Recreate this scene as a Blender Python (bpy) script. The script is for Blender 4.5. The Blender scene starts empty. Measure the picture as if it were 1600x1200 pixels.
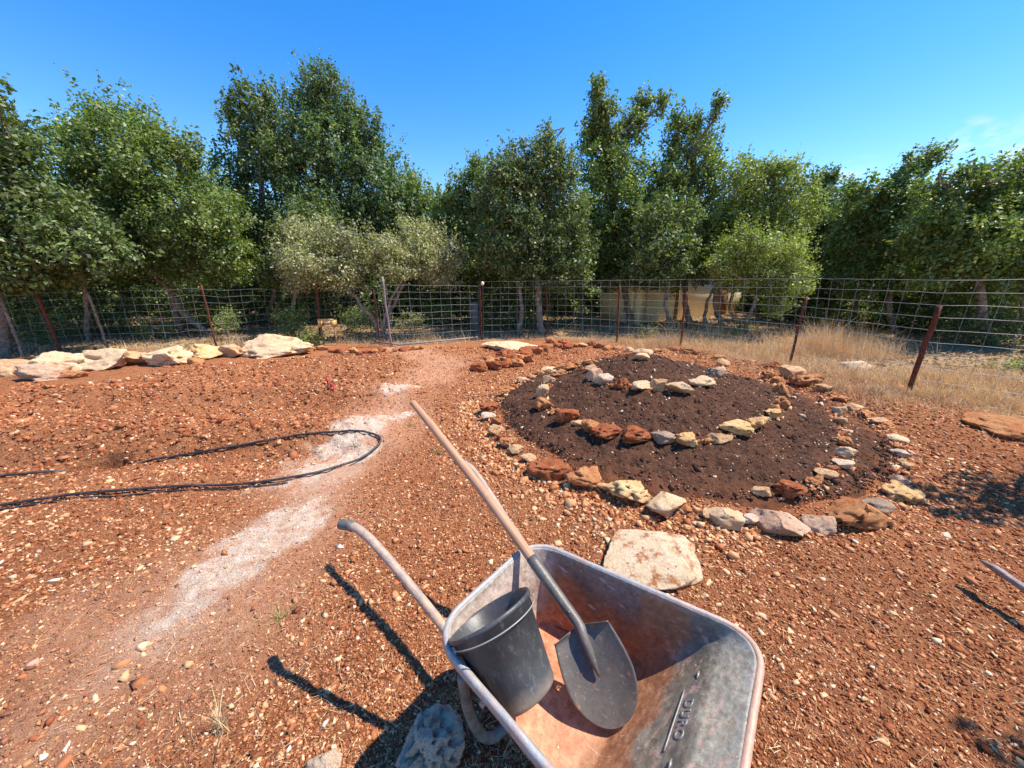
import bpy, bmesh, math, random
import numpy as np
from mathutils import Vector, Matrix
R = math.radians
rng = np.random.default_rng(11)
random.seed(5)
scene = bpy.context.scene
col = scene.collection

# ------------------------------------------------------------------ camera
CAM_H, PITCH, F = 1.6, R(16.5), 575.0            # F in pixels of a 1600 wide frame
cd = bpy.data.cameras.new('camera'); cam = bpy.data.objects.new('camera', cd); col.objects.link(cam)
cam.location = (0, 0, CAM_H); cam.rotation_euler = (R(90) - PITCH, 0, 0)
cd.sensor_width = 36; cd.lens = F / 1600 * 36; cd.clip_start = .02; cd.clip_end = 2000
scene.camera = cam

# ------------------------------------------------------------------ light
SUN_AZ = (1.0, 0.11); SUN_EL = 60.5
w = bpy.data.worlds.new("World"); scene.world = w; w.use_nodes = True
nt = w.node_tree; bg = nt.nodes['Background']
sky = nt.nodes.new('ShaderNodeTexSky'); sky.sky_type = 'NISHITA'; sky.sun_disc = False
sky.sun_elevation = R(SUN_EL); sky.sun_rotation = math.atan2(SUN_AZ[0], SUN_AZ[1])
sky.air_density = 1.25; sky.dust_density = .25; sky.ozone_density = 3.0; sky.altitude = 600
hsv = nt.nodes.new('ShaderNodeHueSaturation'); hsv.inputs['Saturation'].default_value = 1.42; hsv.inputs['Value'].default_value = 1.04; hsv.inputs['Hue'].default_value = .508
nt.links.new(sky.outputs[0], hsv.inputs['Color'])
def cloud_mask(d0, size, prev):
    tc = nt.nodes.new('ShaderNodeTexCoord'); dp = nt.nodes.new('ShaderNodeVectorMath'); dp.operation = 'DISTANCE'
    mp = nt.nodes.new('ShaderNodeMapping'); mp.inputs['Scale'].default_value = (14, 14, 30); no = nt.nodes.new('ShaderNodeTexNoise'); no.inputs['Scale'].default_value = 1.6; no.inputs['Detail'].default_value = 6
    nt.links.new(tc.outputs['Generated'], dp.inputs[0]); dp.inputs[1].default_value = d0
    nt.links.new(tc.outputs['Generated'], mp.inputs[0]); nt.links.new(mp.outputs[0], no.inputs['Vector'])
    m1 = nt.nodes.new('ShaderNodeMapRange'); m1.inputs[1].default_value = size; m1.inputs[2].default_value = 0; nt.links.new(dp.outputs['Value'], m1.inputs[0])
    m2 = nt.nodes.new('ShaderNodeMapRange'); m2.inputs[1].default_value = .44; m2.inputs[2].default_value = .70; nt.links.new(no.outputs['Fac'], m2.inputs[0])
    mu = nt.nodes.new('ShaderNodeMath'); mu.operation = 'MULTIPLY'; nt.links.new(m1.outputs[0], mu.inputs[0]); nt.links.new(m2.outputs[0], mu.inputs[1])
    mx = nt.nodes.new('ShaderNodeMix'); mx.data_type = 'RGBA'; nt.links.new(mu.outputs[0], mx.inputs[0]); nt.links.new(prev, mx.inputs[6]); mx.inputs[7].default_value = (4.4, 4.6, 5.0, 1)
    return mx.outputs[2]
def dir_px(px, py):
    a, b = (px - 800) / F, (600 - py) / F; v = Vector((a, math.cos(PITCH) + b * math.sin(PITCH), -math.sin(PITCH) + b * math.cos(PITCH))); return tuple(v.normalized())
sk = cloud_mask(dir_px(1522, 214), .035, hsv.outputs[0]); sk = cloud_mask(dir_px(1335, 288), .05, sk); sk = cloud_mask(dir_px(1620, 225), .06, sk)
nt.links.new(sk, bg.inputs[0]); bg.inputs[1].default_value = .15
sd = bpy.data.lights.new('sun', 'SUN'); sun = bpy.data.objects.new('sun', sd); col.objects.link(sun)
sd.energy = 5.0; sd.angle = R(.53); sd.color = (1, .915, .78)
sv = Vector((SUN_AZ[0] * math.cos(R(SUN_EL)), SUN_AZ[1] * math.cos(R(SUN_EL)), math.sin(R(SUN_EL))))
sun.rotation_euler = sv.to_track_quat('Z', 'Y').to_euler()
vs = scene.view_settings; vs.view_transform = 'Standard'; vs.look = 'None'; vs.exposure = 0.66; vs.gamma = 1
scene.cycles.max_bounces = 6; scene.cycles.diffuse_bounces = 3; scene.cycles.transmission_bounces = 3
scene.cycles.use_denoising = True

# ------------------------------------------------------------------ helpers
SP, CP = math.sin(PITCH), math.cos(PITCH)
def ray(px, py):
    a, b = (px - 800) / F, (600 - py) / F
    return np.array([a, CP + b * SP, -SP + b * CP])
def at_z(px, py, z=0.0):
    d = ray(px, py); t = (z - CAM_H) / d[2]; return np.array([d[0] * t, d[1] * t, z])
def at_y(px, py, y):
    d = ray(px, py); t = y / d[1]; return np.array([d[0] * t, y, CAM_H + d[2] * t])
def depth(p): return p[1] * CP + (CAM_H - p[2]) * SP
def smooth(a, b, x):
    t = np.clip((x - a) / (b - a), 0, 1); return t * t * (3 - 2 * t)

_g3 = np.random.default_rng(3)
_PERM = np.tile(_g3.permutation(256), 3).astype(np.int64)
_GR = _g3.normal(size=(256, 3)); _GR /= np.linalg.norm(_GR, axis=1)[:, None]
def perlin(p):
    p = np.atleast_2d(p).astype(np.float64)
    i = np.floor(p).astype(np.int64); f = p - i; i &= 255
    u = f * f * f * (f * (f * 6 - 15) + 10)
    out = np.zeros(len(p))
    for dx in (0, 1):
        wx = u[:, 0] if dx else 1 - u[:, 0]
        for dy in (0, 1):
            wy = u[:, 1] if dy else 1 - u[:, 1]
            for dz in (0, 1):
                wz = u[:, 2] if dz else 1 - u[:, 2]
                h = _PERM[_PERM[_PERM[i[:, 0] + dx] + i[:, 1] + dy] + i[:, 2] + dz]
                g = _GR[h]
                out += wx * wy * wz * (g[:, 0] * (f[:, 0] - dx) + g[:, 1] * (f[:, 1] - dy) + g[:, 2] * (f[:, 2] - dz))
    return out * 1.5
def fbm(p, o=4, s=1.0):
    v = 0; a = 1.0
    for k in range(o):
        v = v + a * perlin(np.atleast_2d(p) * s + 17.3 * k); a *= .5; s *= 2.03
    return v
def n2(x, y, s, o=3, z=0.0):
    x = np.asarray(x, float).ravel(); y = np.asarray(y, float).ravel()
    return fbm(np.stack([x, y, np.full_like(x, z)], 1), o, s)

def mesh_np(name, V, Fc, mat=None, colr=None, smooth_=False, parent=None):
    """V (n,3); Fc (m,k) array or list of arrays with different k."""
    me = bpy.data.meshes.new(name)
    V = np.ascontiguousarray(V, np.float32)
    if not isinstance(Fc, list): Fc = [Fc]
    me.vertices.add(len(V)); me.vertices.foreach_set('co', V.ravel())
    loops = np.concatenate([f.ravel() for f in Fc]).astype(np.int32)
    tot = np.concatenate([np.full(len(f), f.shape[1], np.int32) for f in Fc])
    st = np.concatenate([[0], np.cumsum(tot)[:-1]]).astype(np.int32)
    me.loops.add(len(loops)); me.loops.foreach_set('vertex_index', loops)
    me.polygons.add(len(tot)); me.polygons.foreach_set('loop_start', st)
    if smooth_: me.polygons.foreach_set('use_smooth', np.ones(len(tot), bool))
    if colr is not None:
        ca = me.color_attributes.new('Col', 'FLOAT_COLOR', 'POINT')
        c = np.ones((len(V), 4), np.float32); c[:, :colr.shape[1]] = colr
        ca.data.foreach_set('color', c.ravel())
    me.update(calc_edges=True)
    if mat: me.materials.append(mat)
    o = bpy.data.objects.new(name, me); col.objects.link(o)
    if parent: o.parent = parent
    return o
def tag(o, label=None, cat=None, group=None, kind=None):
    if label: o['label'] = label
    if cat: o['category'] = cat
    if group: o['group'] = group
    if kind: o['kind'] = kind
    return o
def empty(name, loc=(0, 0, 0), rz=0):
    o = bpy.data.objects.new(name, None); o.empty_display_size = .2; col.objects.link(o)
    o.location = loc; o.rotation_euler = (0, 0, rz); return o
class MB:
    def __init__(s): s.v = []; s.f = {}; s.n = 0; s.c = []
    def add(s, V, Fs, c=None):
        V = np.asarray(V, float)
        for f in (Fs if isinstance(Fs, list) else [Fs]):
            f = np.asarray(f); s.f.setdefault(f.shape[1], []).append(f + s.n)
        s.v.append(V); s.n += len(V)
        if c is not None: s.c.append(np.broadcast_to(np.asarray(c, float), (len(V), 3)))
        return s
    def build(s, name, mat, parent=None, smooth_=False):
        return mesh_np(name, np.concatenate(s.v), [np.concatenate(x) for x in s.f.values()], mat,
                       np.concatenate(s.c) if s.c else None, smooth_, parent)
def tube_geo(path, rad, sides=8, caps=True, bump=0.0, seed=0):
    P = np.asarray(path, float); n = len(P)
    rad = np.broadcast_to(np.asarray(rad, float), (n,)).copy()
    T = np.gradient(P, axis=0); T /= np.linalg.norm(T, axis=1)[:, None] + 1e-9
    up = np.array([0, 0, 1.0]) if abs(T[0][2]) < .9 else np.array([1.0, 0, 0])
    N = np.cross(T[0], up); N /= np.linalg.norm(N)
    V = np.zeros((n, sides, 3)); a = np.arange(sides) / sides * 2 * np.pi
    for i in range(n):
        N = N - T[i] * N.dot(T[i]); N /= np.linalg.norm(N) + 1e-9
        B = np.cross(T[i], N)
        V[i] = P[i] + rad[i] * (np.cos(a)[:, None] * N + np.sin(a)[:, None] * B)
    V = V.reshape(-1, 3)
    if bump:
        c = np.repeat(P, sides, axis=0); V = c + (V - c) * (1 + bump * fbm(V * 9 + seed, 2))[:, None]
    i = np.arange(n - 1)[:, None] * sides; j = np.arange(sides)[None, :]; k = (j + 1) % sides
    Q = np.stack([i + j, i + k, i + k + sides, i + j + sides], -1).reshape(-1, 4)
    Fs = [Q]
    if caps:
        Fs.append(np.arange(sides)[::-1][None, :]); Fs.append((np.arange(sides) + (n - 1) * sides)[None, :])
    return V, Fs
def box_geo(x0, x1, y0, y1, z0, z1):
    V = [(x, y, z) for x in (x0, x1) for y in (y0, y1) for z in (z0, z1)]
    Fq = [(0, 1, 3, 2), (4, 6, 7, 5), (0, 4, 5, 1), (2, 3, 7, 6), (0, 2, 6, 4), (1, 5, 7, 3)]
    return np.array(V, float), np.array(Fq)
def catmull(P, k=8):
    P = np.asarray(P, float); Q = np.vstack([2 * P[0] - P[1], P, 2 * P[-1] - P[-2]]); out = []
    for i in range(1, len(Q) - 2):
        p0, p1, p2, p3 = Q[i - 1], Q[i], Q[i + 1], Q[i + 2]
        for t in np.arange(k) / k:
            out.append(.5 * ((2 * p1) + (-p0 + p2) * t + (2 * p0 - 5 * p1 + 4 * p2 - p3) * t * t + (-p0 + 3 * p1 - 3 * p2 + p3) * t ** 3))
    out.append(P[-1]); return np.array(out)

# ------------------------------------------------------------------ materials
class NT:
    def __init__(s, name, rough=.9, spec=.2):
        s.m = bpy.data.materials.new(name); s.m.use_nodes = True; s.t = s.m.node_tree
        s.b = s.t.nodes['Principled BSDF']; s.b.inputs['Roughness'].default_value = rough
        s.b.inputs['Specular IOR Level'].default_value = spec
        tc = s.t.nodes.new('ShaderNodeTexCoord'); s.obj = tc.outputs['Object']
    def n(s, t, **k):
        x = s.t.nodes.new(t)
        for a, b in k.items(): setattr(x, a, b)
        return x
    def l(s, a, b): s.t.links.new(a, b)
    def noise(s, scale, detail=4, rough=.6, vec=None, out='Fac'):
        x = s.n('ShaderNodeTexNoise'); x.inputs['Scale'].default_value = scale; x.inputs['Detail'].default_value = detail
        x.inputs['Roughness'].default_value = rough; s.l(vec or s.obj, x.inputs['Vector']); return x.outputs[out]
    def vor(s, scale, out='Distance', vec=None):
        x = s.n('ShaderNodeTexVoronoi'); x.inputs['Scale'].default_value = scale; s.l(vec or s.obj, x.inputs['Vector']); return x.outputs[out]
    def ramp(s, v, pts):
        x = s.n('ShaderNodeValToRGB'); e = x.color_ramp.elements
        while len(e) < len(pts): e.new(.5)
        for q, (p, c) in zip(e, pts):
            q.position = p; q.color = (*c, 1) if len(c) == 3 else c
        s.l(v, x.inputs[0]); return x.outputs[0]
    def fr(s, v, a, b):
        if a > b: return s.ramp(v, [(b, (1, 1, 1)), (a, (0, 0, 0))])
        return s.ramp(v, [(a, (0, 0, 0)), (b, (1, 1, 1))])
    def mix(s, f, a, b, mode='MIX'):
        x = s.n('ShaderNodeMix', data_type='RGBA', blend_type=mode)
        for i, v in ((0, f), (6, a), (7, b)):
            if hasattr(v, 'links') or isinstance(v, bpy.types.NodeSocket): s.l(v, x.inputs[i])
            elif i == 0: x.inputs[0].default_value = v
            else: x.inputs[i].default_value = (*v, 1)
        return x.outputs[2]
    def math(s, op, a, b=0.0):
        x = s.n('ShaderNodeMath', operation=op)
        for i, v in ((0, a), (1, b)):
            if isinstance(v, bpy.types.NodeSocket): s.l(v, x.inputs[i])
            else: x.inputs[i].default_value = v
        return x.outputs[0]
    def attr(s, name='Col'):
        x = s.n('ShaderNodeAttribute', attribute_name=name); return x
    def sep(s, c):
        x = s.n('ShaderNodeSeparateColor'); s.l(c, x.inputs[0]); return x.outputs
    def bump(s, h, dist=.01, strength=1.0):
        x = s.n('ShaderNodeBump'); x.inputs['Distance'].default_value = dist; x.inputs['Strength'].default_value = strength
        s.l(h, x.inputs['Height']); 
        if s.b.inputs['Normal'].links: s.l(s.b.inputs['Normal'].links[0].from_socket, x.inputs['Normal'])
        s.l(x.outputs[0], s.b.inputs['Normal'])
    def base(s, c):
        if isinstance(c, bpy.types.NodeSocket): s.l(c, s.b.inputs['Base Color'])
        else: s.b.inputs['Base Color'].default_value = (*c, 1)
        return s.m

def m_ground():
    t = NT('red_soil', .95, .1)
    A = t.sep(t.attr().outputs['Color'])                   # R lime powder, G litter zone, B pale path dust
    soil = t.mix(t.fr(t.noise(1.3, 5), .35, .7), (.27, .086, .034), (.42, .165, .072))
    soil = t.mix(t.fr(t.noise(.55, 4), .42, .66), soil, t.mix(1.0, soil, (.72, .74, .76), 'MULTIPLY'))
    soil = t.mix(t.fr(t.noise(38, 4, .7), .42, .68), soil, (.50, .215, .098))
    soil = t.mix(t.fr(t.noise(85, 3, .7), .60, .72), soil, (.64, .40, .22))
    soil = t.mix(t.fr(t.noise(55, 3, .6), .40, .30), soil, (.11, .034, .015))
    dust = t.mix(t.fr(t.noise(25, 5, .7), .35, .7), (.48, .205, .105), (.66, .39, .24))
    soil = t.mix(A[2], soil, dust)
    lime = t.mix(t.fr(t.noise(60, 4), .3, .7), (.78, .64, .48), (.86, .79, .68))
    lf = t.math('MULTIPLY', t.math('MULTIPLY', A[0], .88), t.fr(t.noise(16, 7, .85), .30, .62))
    soil = t.mix(lf, soil, lime)
    lit = t.mix(t.fr(t.noise(16, 5, .75), .38, .66), (.20, .12, .065), (.58, .41, .23))
    soil = t.mix(A[1], soil, lit)
    t.base(soil)
    t.bump(t.noise(60, 6, .8), .022, 1.0); t.bump(t.vor(110), .006, .7)
    return t.m
def m_bed():
    t = NT('compost_soil', .95, .12)
    A = t.sep(t.attr().outputs['Color'])
    c = t.mix(t.fr(t.noise(30, 5, .7), .35, .7), (.050, .023, .014), (.135, .066, .040))
    c = t.mix(t.fr(t.noise(4, 4, .6), .48, .75), c, (.16, .070, .038))
    c = t.mix(t.fr(t.noise(150, 2), .70, .74), c, (.45, .36, .28))
    c = t.mix(t.math('MULTIPLY', A[0], t.fr(t.noise(14, 4, .7), .3, .6)), c, (.30, .105, .045))
    t.base(c); t.bump(t.noise(60, 5, .75), .018, 1.0); t.bump(t.vor(90), .006, .6)
    return t.m
def m_attr(name, rough=.85, spec=.25, bumps=(), trans=0.0, var=None, tt=(1.7, 2.0, .6)):
    t = NT(name, rough, spec); a = t.attr().outputs['Color']
    if var: a = t.mix(t.fr(t.noise(var[0], 4), .3, .7), t.mix(1.0, a, (var[1],) * 3, 'MULTIPLY'), a)
    t.base(a)
    for sc, d in bumps: t.bump(t.noise(sc, 4, .7), d)
    if trans:
        tr = t.n('ShaderNodeBsdfTranslucent'); t.l(t.mix(1.0, a, tt, 'MULTIPLY'), tr.inputs[0])
        mx = t.n('ShaderNodeMixShader'); mx.inputs[0].default_value = trans
        out = t.t.nodes['Material Output']; t.l(t.b.outputs[0], mx.inputs[1]); t.l(tr.outputs[0], mx.inputs[2]); t.l(mx.outputs[0], out.inputs[0])
    return t.m
def m_rock(name, ca, cb, stain, stainf=.55, pit=.006):
    t = NT(name, .88, .2)
    oi = t.n('ShaderNodeObjectInfo'); ad = t.n('ShaderNodeVectorMath', operation='ADD')
    sc = t.n('ShaderNodeVectorMath', operation='SCALE'); sc.inputs['Scale'].default_value = 50
    cmb = t.n('ShaderNodeCombineXYZ')
    for i in range(3): t.l(oi.outputs['Random'], cmb.inputs[i])
    t.l(cmb.outputs[0], sc.inputs[0]); t.l(t.obj, ad.inputs[0]); t.l(sc.outputs[0], ad.inputs[1]); v = ad.outputs[0]
    c = t.mix(t.fr(t.noise(7, 5, .65, v), .35, .68), ca, cb)
    c = t.mix(t.fr(t.noise(60, 3, .7, v), .35, .75), t.mix(1.0, c, (.88, .78, .68), 'MULTIPLY'), c)
    c = t.mix(t.fr(t.noise(13, 5, .7, v), stainf, stainf + .12), c, stain)
    sp_ = t.n('ShaderNodeNewGeometry'); sxz = t.n('ShaderNodeSeparateXYZ'); t.l(sp_.outputs['Normal'], sxz.inputs[0])
    c = t.mix(t.math('MULTIPLY', t.fr(t.math('ADD', t.noise(9, 6, .8, v), t.math('MULTIPLY', sxz.outputs[2], -.12)), .47, .63), .65), c, (.54, .24, .105))
    c = t.mix(t.fr(t.noise(45, 2, .5, v), .33, .27), c, t.mix(1.0, c, (.35, .28, .24), 'MULTIPLY'))
    t.base(c); t.bump(t.noise(22, 7, .8, v), .035, 1.0); t.bump(t.noise(110, 3, .6, v), pit, .7)
    return t.m
RM = {
 'red':    m_rock('red_rock', (.36, .10, .04), (.54, .20, .085), (.68, .38, .20), .60),
 'orange': m_rock('orange_rock', (.56, .22, .085), (.72, .38, .18), (.40, .12, .045), .58),
 'tan':    m_rock('tan_rock', (.68, .42, .23), (.82, .58, .35), (.50, .20, .08), .57),
 'cream':  m_rock('cream_rock', (.80, .56, .34), (.92, .74, .50), (.56, .26, .12), .59),
 'yellow': m_rock('yellow_rock', (.92, .55, .23), (.95, .71, .40), (.54, .25, .09), .62),
 'grey':   m_rock('grey_rock', (.38, .28, .21), (.58, .45, .34), (.70, .54, .40), .60),
 'white':  m_rock('white_rock', (.76, .59, .43), (.90, .76, .60), (.52, .24, .12), .60),
 'pink':   m_rock('pink_rock', (.70, .45, .31), (.84, .62, .46), (.88, .72, .55), .62),
 'slab':   m_rock('slab_rock', (.88, .68, .46), (.94, .80, .60), (.50, .20, .08), .50),
}
M = {}
M['ground'] = m_ground(); M['bed'] = m_bed()
M['gravel'] = m_attr('gravel_stone', .9, .2, ((160, .002),))
M['straw'] = m_attr('dry_straw', .7, .3, (), .2, None, (1.05, .95, .8))
M['leaf'] = m_attr('oak_leaf', .5, .32, (), .24)
M['bark'] = (lambda t: (t.base(t.mix(t.fr(t.noise(14, 5, .7), .35, .65), (.11, .085, .066), (.42, .34, .28))), t.bump(t.noise(30, 5, .75), .03))[0])(NT('bark', .95, .1))
M['rust'] = (lambda t: (t.base(t.mix(t.fr(t.noise(30, 5, .7), .35, .7), (.075, .022, .014), (.20, .062, .032))), t.bump(t.noise(90, 3), .003))[0])(NT('rusty_iron', .85, .3))
M['greyiron'] = (lambda t: t.base(t.mix(t.fr(t.noise(30, 5, .7), .4, .7), (.20, .15, .14), (.38, .30, .28))))(NT('grey_iron', .7, .4))
M['wire'] = (lambda t: t.base(t.mix(t.fr(t.noise(3, 3, .7), .4, .7), (.22, .23, .24), (.42, .43, .44))))(NT('galvanised_wire', .5, .5))
M['hose'] = (lambda t: t.base(t.mix(t.fr(t.noise(20, 5, .7), .5, .75), (.030, .026, .028), (.16, .10, .08))))(NT('black_hose', .5, .4))
M['white'] = NT('white_plastic', .4, .5).base((.8, .8, .78))
M['ribbon'] = NT('red_ribbon', .4, .5).base((.62, .03, .05))
M['concrete'] = (lambda t: t.base(t.mix(t.fr(t.noise(8, 5, .7), .35, .7), (.12, .11, .10), (.22, .20, .18))))(NT('concrete', .9, .2))
M['plaster'] = (lambda t: (t.base(t.mix(t.fr(t.noise(2.2, 6, .7), .35, .75), (.84, .66, .40), (.90, .78, .54))), t.bump(t.noise(60, 3), .004))[0])(NT('yellow_plaster', .9, .2))
M['glass'] = NT('window_glass', .1, .6).base((.06, .09, .13))
M['frame'] = NT('window_frame', .5, .4).base((.72, .74, .76))
M['brownwood'] = (lambda t: t.base(t.mix(t.fr(t.noise(12, 5), .4, .7), (.22, .12, .06), (.36, .21, .11))))(NT('brown_wood', .8, .3))
M['boxwood'] = (lambda t: t.base(t.mix(t.fr(t.noise(12, 5), .4, .7), (.50, .28, .10), (.70, .45, .20))))(NT('box_wood', .7, .3))

# ------------------------------------------------------------------ terrain height
MC = np.array([1.87, 4.26]); MR = 2.2
def mound(x, y):
    r = np.hypot(x - MC[0], y - MC[1]); t = np.clip(1 - r / MR, 0, 1)
    cx, cy = MC[0] - .32 * t, MC[1] + .10 * t
    r = np.hypot(x - cx, y - cy) / MR
    t = np.clip(1 - r, 0, 1)
    q = t * 3.1; ter = (np.floor(q) + smooth(.0, 1.0, q - np.floor(q))) / 3.1
    return .63 * (t * .40 + .20 * smooth(0, 1, t) + .40 * ter) + .035 * smooth(1.06, .97, r)
def low(x, y):
    x = np.asarray(x, float); y = np.asarray(y, float); sh = x.shape
    z = mound(x, y)
    z = z + .022 * n2(x, y, .55, 2, 3).reshape(sh)
    # dug trench and bank across the plot behind the hose loop
    b = smooth(-.9, -1.6, x) * smooth(-7.5, -6.0, x)
    z = z + b * (.13 * np.exp(-((y - 3.62 - .04 * x) / .30) ** 2) - .07 * np.exp(-((y - 3.15 - .04 * x) / .20) ** 2)
                 + .11 * np.exp(-((y - 4.9) / .25) ** 2) - .05 * np.exp(-((y - 4.4) / .25) ** 2))
    # soil bank along the right edge by the grass
    z = z + .16 * smooth(3.7, 4.6, x) * smooth(2.6, 3.8, y) * smooth(6.6, 4.9, y)
    return z
HOLES = [(at_z(165, 716), .17, .15), (at_z(38, 646), .15, .12), (at_z(120, 722), .12, .09)]
def gh(x, y):
    x = np.asarray(x, float); y = np.asarray(y, float); sh = x.shape
    z = low(x, y); d = np.hypot(x, y)
    fine = smooth(14, 5, d)
    z = z + smooth(4, 1.5, d) * .0045 * n2(x, y, 34, 2, 2.2).reshape(sh) + fine * (.014 * n2(x, y, 2.6, 3, 1.5).reshape(sh) + .010 * n2(x, y, 11, 3, 7.7).reshape(sh))
    m = smooth(.02, .2, mound(x, y)) ; lf = smooth(-1.0, -1.8, x) * smooth(2.6, 3.4, y) * smooth(7.5, 6, y)
    z = z + (m * .016 + lf * .055) * np.abs(n2(x, y, 7, 3, 9.1).reshape(sh))
    for c, r, dp in HOLES:
        z = z - dp * np.exp(-(((x - c[0]) / r) ** 2 + ((y - c[1]) / (r * .55)) ** 2) ** 2)
    return z
def ghs(x, y): return float(gh(np.array([x]), np.array([y]))[0])
def hit(px, py):
    d = ray(px, py); t = np.linspace(.8, 22, 5000); P = d[None] * t[:, None]; P[:, 2] += CAM_H
    z = low(P[:, 0], P[:, 1]); k = np.argmax(P[:, 2] < z)
    if k == 0: k = -1
    return np.array([P[k, 0], P[k, 1], z[k]])

def axis(pts):
    out = [pts[0][0]]
    for (a, s0), (b, s1) in zip(pts[:-1], pts[1:]):
        p = a; 
        while p < b:
            t = (p - a) / (b - a); p += s0 + (s1 - s0) * t; out.append(min(p, b))
            if p >= b: break
    return np.unique(np.array(out))
X = axis([(-300, 60), (-60, 12), (-16, .5), (-6, .05), (-2.2, .016), (-1.2, .011), (2.6, .011), (4.2, .02), (7, .07), (16, .5), (60, 12), (300, 60)])
Y = axis([(-60, 15), (-6, 1), (-1, .2), (.35, .014), (2.4, .010), (4.2, .018), (7, .04), (11, .10), (20, .8), (60, 12), (400, 60)])
gx, gy = np.meshgrid(X, Y); gz = gh(gx, gy)
V = np.stack([gx, gy, gz], -1).reshape(-1, 3)
nx, ny = len(X), len(Y)
i = np.arange(ny - 1)[:, None] * nx + np.arange(nx - 1)[None, :]
Q = np.stack([i, i + 1, i + nx + 1, i + nx], -1).reshape(-1, 4)
FENCE_PX = [(-75, 566), (36, 556), (97, 553), (169, 547), (256, 545), (338, 541), (436, 533), (500, 536), (594, 536), (612, 542), (753, 531), (856, 527), (964, 535), (1063, 541), (1234, 569), (1418, 614)]
FP = [hit(*p) for p in FENCE_PX]
fx = np.array([p[0] for p in FP] + [6.6, 9, 60]); fy = np.array([p[1] for p in FP] + [3.6, 1.0, -20])
fx = np.concatenate([[-60], fx]); fy = np.concatenate([[fy[0] - 1], fy])
xf, yf = V[:, 0], V[:, 1]
yl = np.interp(xf, fx, fy)
LIME = [(635, 612, .22, .14), (590, 664, .36, .13), (548, 690, .34, .16), (515, 722, .30, .16), (436, 818, .20, .15), (395, 862, .24, .12), (345, 912, .12, .08), (300, 950, .12, .06)]
def masks(x, y):
    x = np.asarray(x, float); y = np.asarray(y, float)
    wob = n2(x, y, 1.2, 4, 5)
    lime = np.zeros(len(x))
    for px, py, a, b in LIME:
        c = at_z(px, py); ca, sa = math.cos(.9), math.sin(.9)
        dx, dy = x - c[0], y - c[1]; u_ = dx * ca + dy * sa; v_ = -dx * sa + dy * ca
        q = (u_ / (a * 1.5)) ** 2 + (v_ / b) ** 2
        lime = np.maximum(lime, smooth(1.9, .0, q + 1.5 * n2(x, y, 5, 4, 2)))
    # pale dusty footpath running from lower left to the gate
    pts = np.array([at_z(*p)[:2] for p in ((60, 1180), (250, 980), (430, 830), (560, 700), (640, 610), (700, 560), (640, 545))])
    dmin = np.full(len(x), 9.)
    for a, b in zip(pts[:-1], pts[1:]):
        ab = b - a; t = np.clip(((x - a[0]) * ab[0] + (y - a[1]) * ab[1]) / ab.dot(ab), 0, 1)
        dmin = np.minimum(dmin, np.hypot(x - a[0] - ab[0] * t, y - a[1] - ab[1] * t))
    lime = np.clip(lime * .95 + .42 * smooth(.22, .02, dmin + .12 * wob - .03) * smooth(.9, 1.5, y) * smooth(5.2, 3.5, y) * (1 + n2(x, y, 3, 3, 40)), 0, 1)
    path = smooth(.78, .05, dmin + .42 * wob) * .8
    ylx = np.interp(x, fx, fy)
    lit = smooth(-.15, .35, y - ylx + .35 * wob + .12 + .75 * smooth(2.5, 5.5, x))
    return lime, lit, path
mk = masks(xf, yf)
ground = mesh_np('ground', V, Q, M['ground'], np.stack(mk, 1), True); tag(ground, kind='structure')

# compost bed lying on the mound
n = 300
bx, by = np.meshgrid(np.linspace(MC[0] - 2.3, MC[0] + 2.3, n), np.linspace(MC[1] - 2.3, MC[1] + 2.4, n))
br = np.hypot(bx - MC[0], by - MC[1]); ang = np.arctan2(by - MC[1], bx - MC[0])
edge = 2.02 + .05 * np.sin(3 * ang + 1) + .10 * n2(bx, by, 2.5, 3, 4).reshape(bx.shape)
bz = gh(bx, by) + .022 * smooth(edge + .03, edge - .12, br) - .05 * smooth(edge - .02, edge + .08, br) + .007
bz += smooth(edge, edge - .2, br) * .018 * n2(bx, by, 16, 3, 6).reshape(bx.shape)
keep = (br < edge + .12)
Vb = np.stack([bx, by, bz], -1).reshape(-1, 3)
i = np.arange(n - 1)[:, None] * n + np.arange(n - 1)[None, :]
Qb = np.stack([i, i + 1, i + n + 1, i + n], -1).reshape(-1, 4); kk = keep.ravel(); Qb = Qb[kk[Qb].all(1)]
us, inv = np.unique(Qb, return_inverse=True); Vb = Vb[us]; Qb = inv.reshape(-1, 4)
rr = np.hypot(Vb[:, 0] - MC[0], Vb[:, 1] - MC[1])
redm = smooth(.9, 2.2, (Vb[:, 0] - MC[0]) + .5 * n2(Vb[:, 0], Vb[:, 1], 1.5, 3)) * smooth(.8, 1.9, rr) * .8 + smooth(1.8, 2.1, rr) * .5
bed = mesh_np('garden_bed', Vb, Qb, M['bed'], np.stack([np.clip(redm, 0, 1)] * 3, 1), True)
tag(bed, 'dark brown compost mound enclosed by spiral rows of stones', 'garden bed')

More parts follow.
